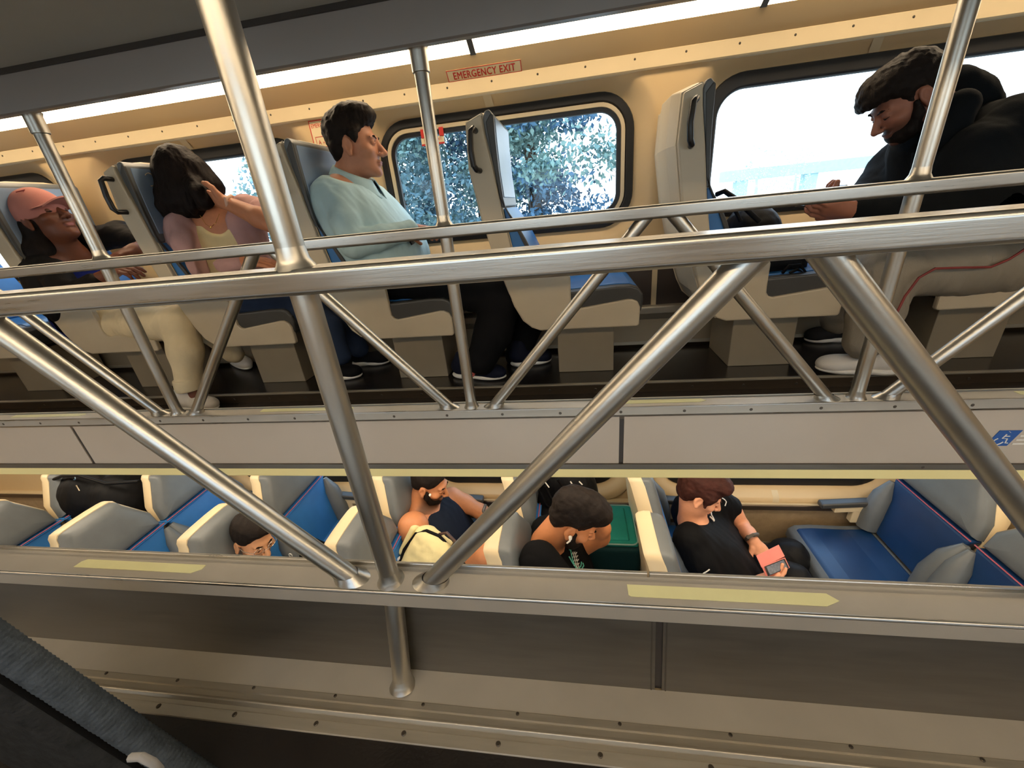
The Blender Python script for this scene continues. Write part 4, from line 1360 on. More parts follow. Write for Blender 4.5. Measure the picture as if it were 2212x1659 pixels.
# ---- 4  man in the dark hoodie
def man_hoodie():
    p = person('man in a dark hoodie and grey sweatpants bent over his phone at the bright window', A(2180, 600, 1.85))
    c = A(1958, 216, 1.83); B = basis((-.80, .02, -.58), (-.52, 0, .80)); k = .98
    s = SDF(.02); L = head(s, c, B, k)
    nb = A(2062, 258, 1.87)
    s.cone(L(0, -.025, -.05), nb, .062, .066, .03)
    rows = [(A(2100, 310, 1.87), .10, .075), (A(2150, 370, 1.88), .09, .10), (A(2215, 450, 1.88), .09, .11)]
    torso(s, rows, Yv)
    w = A(1850, 452, 1.70)
    s.chain([A(1910, 455, 1.68), w], [.036, .030], .02)
    hand(s, w, A(1780, 455, 1.74)-w, (.1, .7, .7), 1, 1.1, .8, .6, .6)
    w2 = A(1842, 425, 1.95); hand(s, w2, A(1775, 428, 1.90)-w2, (0, -.6, .8), -1, 1.1, .8, .6, 1.2)
    s.cone(A(1900, 420, 2.0), w2, .036, .030)
    s.cone(A(1800, 424, 1.84), A(1809, 393, 1.84), .0125, .0095, .008)
    sdf_obj('body', s, 0.0046, SKIN, p, skin_colors((158, 104, 82), c, B, k, .75, (120, 70, 64), (26, 20, 20)))
    face_parts(p, L, B, k, HAIR_BLACK)
    beard(p, L, B, k, 4)
    h = SDF(.03)
    h.ell(L(0, -.016, .054), np.array((.086, .108, .090))*k, B).ell(L(0, .045, .100), np.array((.072, .062, .040))*k, B).ell(L(0, .092, .072), np.array((.056, .032, .034))*k, B)
    h.ell(L(0, -.055, .0), np.array((.070, .052, .066))*k, B)
    h.ell(L(0, .078, -.020), np.array((.09, .060, .080))*k, B, .02, True)
    for q in (-1, 1): h.ell(L(q*.085, -.004, -.010), np.array((.03, .027, .038))*k, B, .01, True)
    h.disp = lambda P: .0065*nzf(P.astype(np.float32), 150, 33, 3)
    sdf_obj('hair', h, 0.0042, HAIR_BLACK, p)
    HD = cloth('charcoal_hoodie_fleece', (26, 29, 33), .95, .5, 350)
    g = SDF(.06)
    rows = [(A(2088, 292, 1.87), .14, .088), (A(2150, 345, 1.88), .14, .140), (A(2225, 440, 1.88), .125, .16), (A(2270, 540, 1.88), .12, .15)]
    torso(g, rows, Yv)
    g.chain([A(2105, 340, 1.68), A(2130, 440, 1.60), A(2085, 470, 1.60)], [.100, .088, .075]).chain([A(2085, 468, 1.60), A(1980, 460, 1.64), A(1862, 452, 1.70)], [.072, .058, .045])
    g.chain([A(1990, 300, 2.02), A(1925, 370, 2.06), A(1890, 410, 2.04)], [.085, .075, .065]).chain([A(1890, 412, 2.04), A(1850, 425, 1.97)], [.06, .046])
    g.cone(A(2000, 320, 1.88), A(2015, 400, 1.86), .11, .12)
    g.ell(L(.0, .045, -.085), np.array((.085, .080, .06))*k, B, .02, True)
    g.disp = folds(0.0051, 72, 31, (.5, 0, -1))
    ho = sdf_obj('hoodie', g, 0.0077, HD, p)
    hd = SDF(.05)
    hd.ell(A(2098, 218, 1.87), (.075, .14, .065), basis((.7, 0, -.7), Zv)).chain([A(2075, 230, 1.76), A(2040, 300, 1.74), A(2000, 345, 1.80)], [.05, .042, .035]).chain([A(2060, 225, 1.99), A(2010, 290, 2.0), A(1975, 335, 1.92)], [.05, .042, .035])
    hd.disp = folds(0.0043, 72, 32)
    sdf_obj('hood', hd, 0.0070, HD, ho)
    MB().tube([A(1972, 330, 1.74), A(1968, 370, 1.715), A(1974, 420, 1.70)], .0035, 6).build('drawcord', HD, ho)
    PT = cloth('grey_sweatpants', (150, 142, 128), .9, .4)
    t = SDF(.04)
    t.cone(A(2250, 560, 1.80), A(2250, 560, 1.98), .13, .13)
    t.chain([A(2250, 570, 1.78), A(2080, 575, 1.74), A(1915, 592, 1.72), A(1890, 670, 1.68), A(1868, 738, 1.66)], [.11, .10, .092, .082, .068])
    t.chain([A(2250, 570, 1.98), A(1900, 570, 1.97), A(1850, 640, 1.95), A(1810, 690, 1.94)], [.11, .09, .08, .065])
    t.disp = folds(0.0068, 76, 34, (.2, 0, -1))
    tp = sdf_obj('sweatpants', t, 0.0077, PT, p)
    MB().tube([A(2230, 528, 1.635), A(2180, 560, 1.625), A(2140, 577, 1.612), A(2080, 578, 1.606), A(2020, 580, 1.598), A(1985, 600, 1.592), A(1955, 640, 1.586), A(1935, 680, 1.575), A(1925, 700, 1.575)], .0042, 6).build('red_stripe', M('dark_red_stripe', (140, 60, 56), .7), tp, smooth=True)
    WS = cloth('white_leather_shoe', (222, 216, 206), .5, .15)
    shoe(p, AZ(1935, 806, -.752), AZ(1762, 800, -.752), 0, WS, WHITE, 1.2, None, .050)
    shoe(p, AZ(1830, 735, -.756), AZ(1738, 738, -.756), 0, cloth('dark_sock_shoe', (40, 40, 42)), WHITE, 1.0)
    # phone in his hands
    ph = empty('phone', A(1768, 430, 1.84), 'dark phone held by the man in the hoodie, behind the far rail', 'phone')
    MB().obox(A(1772, 424, 1.85), unit((.8, 0, .35))*.075, Yv*.038, unit((-.35, 0, .8))*.0045).build('case', BLACKPL, ph, bevel=.003)


# ---- 5  young man with glasses, lower deck
def man_glasses():
    p = person('young man with short black hair and thin glasses looking down, lower left', A(600, 1210, 1.40))
    c = A(548, 1162, 1.40); B = basis((.86, -.36, -.30), (.30, .0, .95)); k = 1.05
    s = SDF(.02); L = head(s, c, B, k)
    nb = A(548, 1235, 1.42)
    s.cone(L(0, -.025, -.05), nb, .056, .062, .03)
    torso(s, [(A(565, 1262, 1.42), .12, .07), (A(600, 1310, 1.42), .1, .1)], Yv)
    hw_ = A(585, 1228, 1.30)
    hand(s, hw_+np.array([-.01, .02, -.15]), unit((.1, .1, 1)), (-.4, .6, .1), 1, .95, .9)
    sdf_obj('body', s, 0.0046, SKIN, p, skin_colors((206, 150, 110), c, B, k, .10, (178, 110, 96), (60, 44, 40)))
    face_parts(p, L, B, k, HAIR_BLACK)
    h = SDF(.03)
    h.ell(L(0, -.018, .054), np.array((.0835, .102, .086))*k, B).ell(L(0, .03, .104), np.array((.068, .070, .040))*k, B).ell(L(0, -.055, -.005), np.array((.068, .046, .058))*k, B)
    h.ell(L(0, .082, -.022), np.array((.092, .055, .090))*k, B, .02, True)
    for q in (-1, 1): h.ell(L(q*.082, -.002, -.012), np.array((.03, .026, .036))*k, B, .01, True)
    h.disp = hair_disp(.005, 90, 43)
    sdf_obj('hair', h, 0.0042, HAIR_BLACK, p)
    g = MB()
    for q in (-1, 1):
        g.tube([L(q*.032+.023*math.cos(t), .104-.012*abs(q*.032+.023*math.cos(t))/.05, .004+.017*math.sin(t)) for t in np.linspace(0, 6.283, 18)], .0014, 6)
        g.tube([L(q*.055, .096, .008), L(q*.078, .05, .008), L(q*.080, -.005, .012)], .0014, 6)
    g.tube([L(-.010, .109, .006), L(.010, .109, .006)], .0014, 6)
    g.build('glasses', M('silver_glasses_frame', (205, 200, 192), .25, .9), p, smooth=True)
    TS = cloth('black_tshirt_jersey', (17, 17, 19), .85, .3)
    t = SDF(.04)
    torso(t, [(A(565, 1255, 1.42), .13, .075), (A(610, 1290, 1.42), .13, .12), (A(650, 1330, 1.42), .12, .13)], Yv)
    t.chain([A(575, 1240, 1.60), A(622, 1176, 1.66), A(695, 1205, 1.60)], [.08, .088, .085]).chain([A(560, 1265, 1.26), A(620, 1330, 1.22)], [.075, .06])
    t.disp = folds(0.0043, 86, 44)
    ts = sdf_obj('tshirt', t, 0.0077, TS, p)
    q = A(629, 1198, 1.525)
    lg = MB(); lg.tube([q+np.array([.013*math.cos(a)*.75, -.006, .013*math.sin(a)]) for a in np.linspace(0, 6.283, 14)], .0034, 6); lg.disc(q+(0, .002, 0), (0, -1, 0), .004, .006, 8)
    lg.build('white_oval_badge', WHITE, ts, smooth=True)


# ---- 6  man in the dark tank top
def man_tank():
    p = person('bearded man in a dark navy sleeveless top by the lower window', A(960, 1200, 1.8))
    c = A(928, 1044, 1.84); B = basis((.90, -.10, -.36), (.24, .0, .95)); k = 1.06
    s = SDF(.02); L = head(s, c, B, k)
    nb = A(908, 1092, 1.82)
    s.cone(L(0, -.025, -.05), nb, .064, .074, .03)
    torso(s, [(A(912, 1112, 1.80), .155, .08), (A(945, 1150, 1.80), .12, .115), (A(1000, 1210, 1.80), .10, .11)], Yv)
    s.chain([A(893, 1138, 1.62), A(905, 1180, 1.58), A(925, 1235, 1.55)], [.086, .070, .052], .03)
    s.chain([A(975, 1075, 2.02), A(1005, 1088, 2.03), A(1040, 1106, 2.0), A(1060, 1122, 1.92)], [.07, .056, .046, .034], .03)
    hand(s, A(1060, 1122, 1.92), (.5, -.8, -.4), (0, -.2, -1), 1, 1.1, .5)
    s.chain([A(985, 1225, 1.66), A(1050, 1198, 1.60), A(1075, 1260, 1.58)], [.085, .068, .056], .03)
    s.chain([A(1010, 1180, 1.9), A(1100, 1150, 1.88), A(1125, 1200, 1.86)], [.085, .066, .056], .03)
    sdf_obj('body', s, 0.0046, SKIN, p, skin_colors((198, 132, 90), c, B, k, .85, (160, 96, 80), (30, 24, 22)))
    face_parts(p, L, B, k, HAIR_BLACK)
    beard(p, L, B, k, 6)
    h = SDF(.03)
    h.ell(L(0, -.018, .052), np.array((.083, .100, .084))*k, B).ell(L(0, -.055, .0), np.array((.068, .046, .055))*k, B)
    h.ell(L(0, .078, -.020), np.array((.09, .055, .088))*k, B, .02, True)
    for q in (-1, 1): h.ell(L(q*.082, -.002, -.012), np.array((.03, .026, .036))*k, B, .01, True)
    h.disp = hair_disp(.004, 90, 53)
    sdf_obj('hair', h, 0.0044, HAIR_BLACK, p)
    TK = cloth('dark_navy_tank_jersey', (26, 32, 44), .85, .3)
    t = SDF(.035)
    torso(t, [(A(912, 1116, 1.80), .125, .092), (A(945, 1150, 1.80), .125, .13), (A(992, 1200, 1.80), .11, .128), (A(1020, 1240, 1.80), .11, .12)], Yv)
    t.ell(nb+np.array([.01, 0, .045]), (.088, .088, .060), None, .01, True)
    t.ell(A(890, 1140, 1.60), (.10, .052, .105), None, .01, True)
    t.disp = folds(0.0055, 81, 54, (.5, 0, -1))
    sdf_obj('tank_top', t, 0.0070, TK, p)
    ST = cloth('black_shorts_nylon', (22, 22, 25), .7, .3)
    q = SDF(.04)
    q.cone(A(1000, 1250, 1.70), A(1000, 1240, 1.9), .13, .13).chain([A(985, 1240, 1.68), A(1022, 1215, 1.63)], [.108, .095]).chain([A(1005, 1200, 1.88), A(1075, 1160, 1.88)], [.108, .085])
    q.disp = folds(0.0051, 72, 55)
    sdf_obj('shorts', q, 0.0077, ST, p)
    MB().tube([A(1050, 1098, 1.985)+(0, 0, .03), A(1044, 1104, 1.945), A(1052, 1116, 1.93)], .011, 8).build('wristwatch', M('grey_watch', (96, 96, 96), .35, .3), p, smooth=True)
    # earbud dangling on his collar
    MB().disc(A(929, 1068, 1.74), (.2, -1, 0), .007, .012, 10).build('white_collar_clip', WHITE, p)


# ---- 7  man with the earbud
def man_earbud():
    p = person('bearded man in a black printed t-shirt with a white earbud, leaning on his hand', A(1220, 1260, 1.42))
    c = A(1238, 1122, 1.43); B = basis((.82, -.06, -.56), (.52, .0, .84)); k = 1.10
    s = SDF(.02); L = head(s, c, B, k)
    nb = A(1180, 1172, 1.42)
    s.cone(L(0, -.03, -.045), nb, .064, .074, .035)
    torso(s, [(A(1184, 1200, 1.42), .11, .066), (A(1205, 1240, 1.42), .11, .115), (A(1240, 1310, 1.42), .1, .11)], Yv)
    # far arm: elbow out, hand up to the forehead
    el = A(1296, 1158, 1.60); wr = A(1282, 1118, 1.52)
    s.chain([A(1245, 1185, 1.62), el, A(1298, 1140, 1.57), wr], [.058, .048, .045, .034], .025)
    hand(s, wr, L(.0, .10, .04)-wr, -B[1]+.2*B[2], -1, 1.0, .45)
    s.chain([A(1200, 1235, 1.27), A(1240, 1300, 1.22), A(1310, 1270, 1.3)], [.045, .042, .038], .03)
    sdf_obj('body', s, 0.0046, SKIN, p, skin_colors((196, 128, 84), c, B, k, .8, (150, 90, 76), (34, 26, 22)))
    face_parts(p, L, B, k, HAIR_BLACK)
    beard(p, L, B, k, 7)
    h = SDF(.03)
    h.ell(L(0, -.020, .060), np.array((.086, .106, .090))*k, B).ell(L(0, .035, .112), np.array((.074, .074, .042))*k, B).ell(L(0, -.058, .0), np.array((.070, .046, .060))*k, B)
    h.ell(L(0, .082, .09), np.array((.055, .032, .034))*k, B)
    h.ell(L(0, .078, -.020), np.array((.092, .058, .084))*k, B, .02, True)
    for q in (-1, 1): h.ell(L(q*.083, -.004, -.012), np.array((.03, .027, .038))*k, B, .01, True)
    h.disp = lambda P: .007*nzf(P.astype(np.float32), 100, 63, 3)
    sdf_obj('hair', h, 0.0042, HAIR_BLACK, p)
    e = MB(); q = L(.090, .000, -.012)
    e.tube([q, q+.012*B[0]], [.0085, .007], 10).tube([q+.006*B[0]+.002*B[2], q+.008*B[0]-.014*B[2]+.006*B[1], q+.007*B[0]-.034*B[2]+.004*B[1]], [.005, .0042, .0036], 8)
    e.build('earbud', WHITE, p, smooth=True)
    TS = cloth('black_cotton_tshirt', (17, 17, 19), .9, .3)
    t = SDF(.04)
    torso(t, [(A(1180, 1200, 1.42), .145, .088), (A(1206, 1240, 1.42), .125, .13), (A(1236, 1300, 1.42), .115, .135), (A(1260, 1350, 1.42), .11, .13)], Yv)
    t.chain([A(1165, 1212, 1.27), A(1215, 1275, 1.21)], [.090, .08]).chain([A(1200, 1180, 1.58), A(1235, 1185, 1.62)], [.08, .072])
    t.ell(nb+np.array([.005, 0, .04]), (.084, .084, .055), None, .01, True)
    t.disp = folds(0.0047, 81, 64, (.3, 0, -1))
    ts = sdf_obj('tshirt', t, 0.0070, TS, p)
    # print on the chest: teal streaks and white scribbled letters
    V = np.array([v.co[:] for v in ts.data.vertices])+BASE[ts.name]
    def on(px, py, off=.004):
        v = ROT.T @ np.array([(px-CX)/F, -(py-CY)/F, 1.0]); v /= np.linalg.norm(v)
        tt = V@v; d = np.linalg.norm(V-np.outer(tt, v), axis=1)
        m = d < .012
        q = V[m][np.argmin(tt[m])] if m.any() else V[np.argmin(d)]
        return v*(q@v-off)
    tl = MB()
    for pl in (((1233, 1170), (1232, 1186), (1236, 1205), (1241, 1222)), ((1229, 1202), (1237, 1216), (1246, 1228)), ((1256, 1214), (1255, 1222), (1250, 1228)), ((1259, 1216), (1261, 1222), (1257, 1228)), ((1232, 1176), (1230, 1188))):
        tl.tube([on(*q) for q in pl], .0030, 5)
    tl.build('teal_print', M('teal_print', (96, 190, 170), .7), ts)
    wl_ = MB()
    for (x, y) in ((1239, 1196), (1241, 1203), (1243, 1211), (1244, 1219), (1247, 1226)):
        pts = [(x-4, y+3), (x-1, y-4), (x, y+3), (x+3, y-4), (x+4, y+2), (x+7, y-3)]
        wl_.tube([on(*q) for q in pts], .0017, 5)
    wl_.build('white_print', WHITE, ts)
    MB().obox(A(1252, 1152, 1.38), unit((.3, 0, .9))*.02, Yv*.006, unit((.9, 0, -.3))*.007).build('microphone_clip', BLACKPL, p, bevel=.002)
    JN = cloth('black_jeans', (24, 24, 27), .85, .3)
    j = SDF(.04)
    j.cone(A(1260, 1370, 1.34), A(1260, 1370, 1.52), .13, .13).chain([A(1270, 1370, 1.33), A(1400, 1370, 1.30)], [.1, .085]).chain([A(1270, 1350, 1.53), A(1400, 1340, 1.52)], [.1, .085])
    sdf_obj('trousers', j, 0.0102, JN, p)


# ---- 8  woman in the black polo shirt
def woman_polo():
    p = person('person with reddish brown hair in a black polo shirt, reading a phone', A(1560, 1240, 1.75))
    c = A(1511, 1064, 1.76); B = basis((.84, -.24, -.42), (.36, .0, .9)); k = 1.05
    s = SDF(.02); L = head(s, c, B, k)
    nb = A(1490, 1122, 1.76)
    s.cone(L(0, -.024, -.05), nb, .050, .058, .03)
    torso(s, [(A(1505, 1140, 1.76), .135, .075), (A(1545, 1190, 1.76), .11, .12), (A(1585, 1260, 1.76), .1, .13)], Yv)
    w = A(1628, 1170, 1.78)
    s.chain([A(1580, 1098, 1.96), A(1600, 1135, 1.95), A(1615, 1152, 1.87), w], [.052, .044, .040, .030], .025)
    hand(s, w, A(1652, 1200, 1.72)-w, (.35, -.25, -.9), -1, 1.05, .55)
    w2 = A(1628, 1262, 1.52)
    s.chain([A(1530, 1230, 1.56), A(1545, 1262, 1.50), w2], [.052, .042, .030], .025)
    hand(s, w2, A(1685, 1238, 1.56)-w2, (.1, .35, .9), 1, 1.08, .55, 1.0, 1.3)
    sdf_obj('body', s, 0.0046, SKIN, p, skin_colors((224, 158, 122), c, B, k, 0, (196, 112, 100)))
    face_parts(p, L, B, k, HAIR_RED)
    h = SDF(.03)
    h.ell(L(0, -.018, .055), np.array((.090, .108, .092))*k, B).ell(L(0, .035, .098), np.array((.078, .075, .044))*k, B).ell(L(0, -.058, -.004), np.array((.074, .050, .064))*k, B)
    for q in (-1, 1): h.cone(L(q*.074, .03, .04), L(q*.072, .034, -.015), .018*k, .008*k)
    h.ell(L(0, .086, -.026), np.array((.090, .058, .085))*k, B, .02, True)
    for q in (-1, 1): h.ell(L(q*.086, -.004, -.016), np.array((.03, .026, .034))*k, B, .01, True)
    h.disp = lambda P: .0055*nzf(P.astype(np.float32), 95, 73, 3)
    sdf_obj('hair', h, 0.0042, HAIR_RED, p)
    PL = cloth('black_polo_knit', (17, 17, 19), .75, .3)
    t = SDF(.045)
    torso(t, [(A(1500, 1138, 1.76), .14, .085), (A(1540, 1180, 1.76), .13, .135), (A(1578, 1235, 1.76), .12, .15), (A(1600, 1290, 1.76), .11, .14)], Yv)
    t.chain([A(1548, 1082, 1.94), A(1575, 1094, 1.96)], [.080, .066]).chain([A(1492, 1165, 1.60), A(1512, 1205, 1.56), A(1525, 1235, 1.54)], [.085, .076, .070])
    t.ell(nb+np.array([.022, 0, .040]), (.082, .076, .055), None, .01, True)
    t.disp = folds(0.0051, 76, 74, (.5, 0, -1))
    ts = sdf_obj('polo_shirt', t, 0.0070, PL, p)
    V = np.array([v.co[:] for v in ts.data.vertices])+BASE[ts.name]
    def on(px, py, off=.003):
        v = ROT.T @ np.array([(px-CX)/F, -(py-CY)/F, 1.0]); v /= np.linalg.norm(v)
        tt = V@v; d = np.linalg.norm(V-np.outer(tt, v), axis=1); m = d < .012
        q = V[m][np.argmin(tt[m])] if m.any() else V[np.argmin(d)]
        return v*(q@v-off)
    mb = MB()
    mb.tube([on(1536, 1104), on(1537, 1112), on(1541, 1119), on(1543, 1124)], .0032, 6)
    mb.tube([on(1534, 1116), on(1539, 1121), on(1543, 1126)], .0040, 6)
    mb.tube([on(1557, 1074), on(1565, 1079), on(1569, 1084), on(1566, 1093)], .0030, 6)
    mb.tube([on(1519, 1239), on(1526, 1235), on(1533, 1230)], .0030, 6)
    mb.build('white_trim', WHITE, ts, smooth=True)
    MB().tube([A(1612, 1166, 1.80), A(1616, 1160, 1.765), A(1627, 1156, 1.762), A(1636, 1154, 1.80), A(1630, 1166, 1.84)], .0105, 8).build('grey_wristband', M('grey_wristband', (92, 84, 76), .6), p, smooth=True)
    PT = cloth('black_glossy_trousers', (30, 30, 32), .5, .3)
    j = SDF(.04)
    j.cone(A(1600, 1285, 1.68), A(1600, 1270, 1.86), .13, .13).chain([A(1600, 1270, 1.70), A(1710, 1255, 1.66), A(1735, 1340, 1.62)], [.115, .088, .07]).chain([A(1610, 1235, 1.88), A(1705, 1200, 1.88), A(1735, 1290, 1.86)], [.11, .088, .07])
    j.disp = folds(0.0059, 72, 75)
    sdf_obj('trousers', j, 0.0083, PT, p)
    # folding phone case
    ph = empty('phone', A(1672, 1215, 1.55), 'dark phone in an open pink folding case, held on the lower deck', 'phone')
    PK = M('pink_leather_case', (226, 128, 116), .55, 0, .05, 30, .2, 300)
    a0, a1, a2, a3 = A(1636, 1205, 1.60), A(1680, 1176, 1.66), A(1695, 1206, 1.60), A(1646, 1224, 1.53)
    def slab(par, name, q, th, mat, bev=.002):
        q = [np.array(x) for x in q]; n = unit(np.cross(q[1]-q[0], q[3]-q[0]))
        if n@q[0] > 0: n = -n
        mb = MB(); mb.loops([[x for x in q], [x-n*th for x in q]]); mb.f += [(3, 2, 1, 0), (4, 5, 6, 7)]
        return mb.build(name, mat, par, bevel=bev), n
    qa, qb, qd = A(1633, 1200, 1.63), A(1682, 1176, 1.67), A(1645, 1226, 1.565)
    slab(ph, 'case_cover', [qa, qb, qb+qd-qa, qd], .004, PK)
    qa, qb, qd = A(1646, 1224, 1.56), A(1696, 1204, 1.60), A(1656, 1247, 1.525)
    q = [qa, qb, qb+qd-qa, qd]
    slab(ph, 'case_back', q, .006, PK)
    o, n = slab(ph, 'phone_body', [q[0]+.06*(q[2]-q[0])+0, q[1]+.06*(q[3]-q[1]), q[2]-.05*(q[2]-q[0]), q[3]-.05*(q[3]-q[1])], .001, BLACKPL)
    o.location = Vector(n*.006)
    SCN = M('phone_screen_glow', (70, 78, 92), .15, 0, .5, 80, emit=.25)
    o2, n2 = slab(ph, 'screen', [q[0]+.13*(q[2]-q[0]), q[1]+.13*(q[3]-q[1]), q[2]-.12*(q[2]-q[0]), q[3]-.12*(q[3]-q[1])], .0006, SCN, .0002)
    o2.location = Vector(n*.0075)


for fn in (man_shirt, woman_hair, woman_cap, man_hoodie, man_glasses, man_tank, man_earbud, woman_polo):
    fn()

# ------------------------------------------------------------------ bags and luggage
def rot(ax, deg):
    return np.array(Matrix.Rotation(math.radians(deg), 3, ax))


NYL = cloth('black_nylon', (18, 18, 21), .55, .3, 300)
# cream backpack on the bench
bp_ = empty('backpack', A(925, 1230, 1.5), 'cream white backpack with black zip and small dark patch beside the tank top man', 'bag')
CB = cloth('cream_canvas', (226, 212, 160), .8, .3, 300)
bc = A(922, 1208, 1.46); Rb = basis((-.25, -.80, .55), (.48, .35, .85))
s = SDF(.03)
s.box(bc, (.128, .055, .135), Rb, .045).box(bc+Rb[2]*.075, (.10, .05, .08), Rb, .045)
s.disp = folds(.004, 60, 91)
sdf_obj('bag_body', s, .005, CB, bp_)
L_ = lambda x, y, z: bc+.82*x*Rb[0]+.9*y*Rb[1]+.80*z*Rb[2]
mb = MB(); mb.tube([L_(.128, .045, -.16), L_(.150, .05, -.02), L_(.125, .052, .12), L_(.07, .045, .178), L_(-.02, .03, .196), L_(-.09, .02, .18)], .0085, 8); mb.build('black_zip_band', NYL, bp_, smooth=True)
plate(bp_, 'dark_patch', L_(.015, .062, -.085), Rb[0], Rb[2], .030, .030, M('dark_brown_patch', (52, 46, 42), .6), .003)
mb = MB(); mb.tube([L_(-.12, .0, .17), L_(-.13, .03, .235), L_(-.06, .04, .25), L_(-.01, .02, .20)], .008, 8); mb.build('carry_handle', M('dark_brown_leather', (66, 42, 34), .4), bp_, smooth=True)
s = SDF(.02).box(L_(.178, -.01, .02), (.020, .04, .09), Rb, .018); sdf_obj('side_pocket', s, .005, CB, bp_)
mb = MB(); mb.tube([L_(.15, .05, -.08), L_(.17, .05, -.13), L_(.185, .04, -.18)], .008, 6); mb.build('strap_end', WHITE, bp_)

# teal suitcase
sc_ = empty('suitcase', A(1330, 1250, 1.85), 'dark teal suitcase lying with its wheels to the right, behind the man with the earbud', 'suitcase')
TEAL = cloth('teal_suitcase_nylon', (28, 108, 96), .7, .35, 350)
DTEAL = cloth('dark_teal_nylon', (18, 46, 46), .7, .35, 350)
zt = -1.72
q0 = AZ(1215, 1090, zt); q1 = AZ(1368, 1088, zt); q2 = AZ(1376, 1188, zt)
x0, x1 = q0[0]-.06, q1[0]; y1 = q1[1]; y0 = AZ(1376, 1180, zt)[1]
MB().box(x0, x1, y0, y1, -1.93, zt-.02).build('case_body', DTEAL, sc_, bevel=.03, seg=4)
MB().box(x0+.02, x1-.015, y0+.012, y1-.012, zt-.03, zt).build('front_pocket', TEAL, sc_, bevel=.022, seg=4)
MB().box(x0+.05, x1-.06, y0+.035, y1-.04, zt-.012, zt+.010).build('pocket_panel', TEAL, sc_, bevel=.012, seg=3)
pp = rrect((x0+x1)/2, (y0+y1)/2, (x1-x0)/2-.016, (y1-y0)/2-.012, .035, 6)
MB().tube([(a, b, zt-.004) for a, b in pp]+[(pp[0][0], pp[0][1], zt-.004)], .0045, 6, False).build('edge_piping', M('grey_green_piping', (110, 138, 126), .5), sc_, smooth=True)
for yy, zz in ((y1-.05, zt-.05), (y0+.06, zt-.05), (y1-.05, -1.89), (y0+.06, -1.89)):
    w = MB().tube([(x1+.040, yy-.012, zz-.012), (x1+.040, yy+.012, zz-.012)], .022, 14).build('wheel', BLACKPL, sc_, smooth=True)
    MB().box(x1-.01, x1+.036, yy-.018, yy+.018, zz-.012, zz+.016).build('wheel_housing', M('grey_plastic', (96, 94, 92), .4), w, bevel=.004)
MB().tube([(x1+.005, y1-.03, zt-.01), (x1+.02, y1-.02, zt+.04), (x1+.02, y1+.0, zt+.055)], .010, 8).build('side_handle', BLACKPL, sc_, smooth=True)
mb = MB(); z_ = A(1283, 1180, 1.70); mb.tube([z_, z_+(0.004, -.004, -.022), z_+(.006, -.004, -.03)], .0035, 6); mb.build('zip_pull', WHITE, sc_)

# black backpack on top of it
bk = empty('backpack', A(1225, 1085, 1.93), 'black backpack with white zip pulls behind the head of the man with the earbud', 'bag')
s = SDF(.05)
s.ell(A(1222, 1050, 1.93), (.150, .125, .16)).ell(A(1195, 1090, 1.90), (.14, .12, .13)).ell(A(1255, 1062, 1.93), (.10, .11, .14)).box(A(1180, 1120, 1.88), (.10, .12, .12), None, .05)
s.disp = folds(.007, 50, 92)
sdf_obj('bag_body', s, .0055, NYL, bk)
mb = MB()
for pl in (((1178, 1050), (1190, 1075), (1215, 1098)), ((1165, 1058), (1180, 1090), (1200, 1105)), ((1205, 1035), (1222, 1060), (1250, 1082), (1268, 1088))):
    mb.tube([A(*q, 1.795) for q in pl], .008, 6)
mb.build('webbing_strap', NYL, bk, smooth=True)
for (a, b) in (((1232, 1040), (1236, 1046)), ((1251, 1040), (1258, 1047)), ((1262, 1055), (1269, 1063)), ((1178, 1042), (1186, 1053)), ((1219, 1056), (1224, 1061))):
    MB().tube([A(*a, 1.79), A(*b, 1.785)], .0034, 6).build('zip_pull', WHITE, bk, smooth=True)

# black bag on the seat at the lower left
bb = empty('duffel_bag', A(210, 1125, 1.85), 'large black bag with a small metal zip on the lower left window seat', 'bag')
s = SDF(.06)
s.ell(A(205, 1066, 1.80), (.21, .17, .20)).ell(A(280, 1075, 1.80), (.20, .17, .20)).box(A(235, 1110, 1.83), (.22, .20, .13), None, .06)
s.disp = folds(.008, 40, 93)
sdf_obj('bag_body', s, .007, NYL, bb)
mb = MB().tube([A(160, 1029, 1.72), A(161, 1036, 1.70)], .006, 6).tube([A(165, 1048, 1.70), A(172, 1060, 1.69)], .0045, 6); mb.build('zip_pull', M('bright_metal', (220, 210, 190), .25, 1.), bb, smooth=True)
mb = MB().tube([A(105, 1040, 1.72), A(135, 1028, 1.71), A(170, 1027, 1.70), A(230, 1045, 1.69), A(300, 1040, 1.70)], .010, 8); mb.build('seam_cord', NYL, bb, smooth=True)

# black bag with straps on the right upper seat
ub = empty('backpack', A(1660, 600, 1.95), 'black backpack with loose straps standing on the upper seat at the right', 'bag')
s = SDF(.05)
s.ell(A(1620, 510, 1.95), (.11, .14, .13)).box(A(1660, 555, 1.95), (.11, .14, .09), None, .05)
s.disp = folds(.006, 50, 94)
sdf_obj('bag_body', s, .006, NYL, ub)
mb = MB()
mb.tube([A(1548, 420, 1.88), A(1565, 413, 1.85), A(1590, 430, 1.82), A(1612, 452, 1.80), A(1640, 478, 1.80)], .010, 8)
mb.tube([A(1575, 440, 1.84), A(1590, 458, 1.82), A(1600, 478, 1.82)], .008, 8)
mb.tube([A(1690, 590, 1.76), A(1705, 574, 1.75), A(1728, 572, 1.75), A(1742, 590, 1.76), A(1722, 582, 1.76), A(1705, 590, 1.76)], .006, 8)
mb.build('loose_strap', NYL, ub, smooth=True)

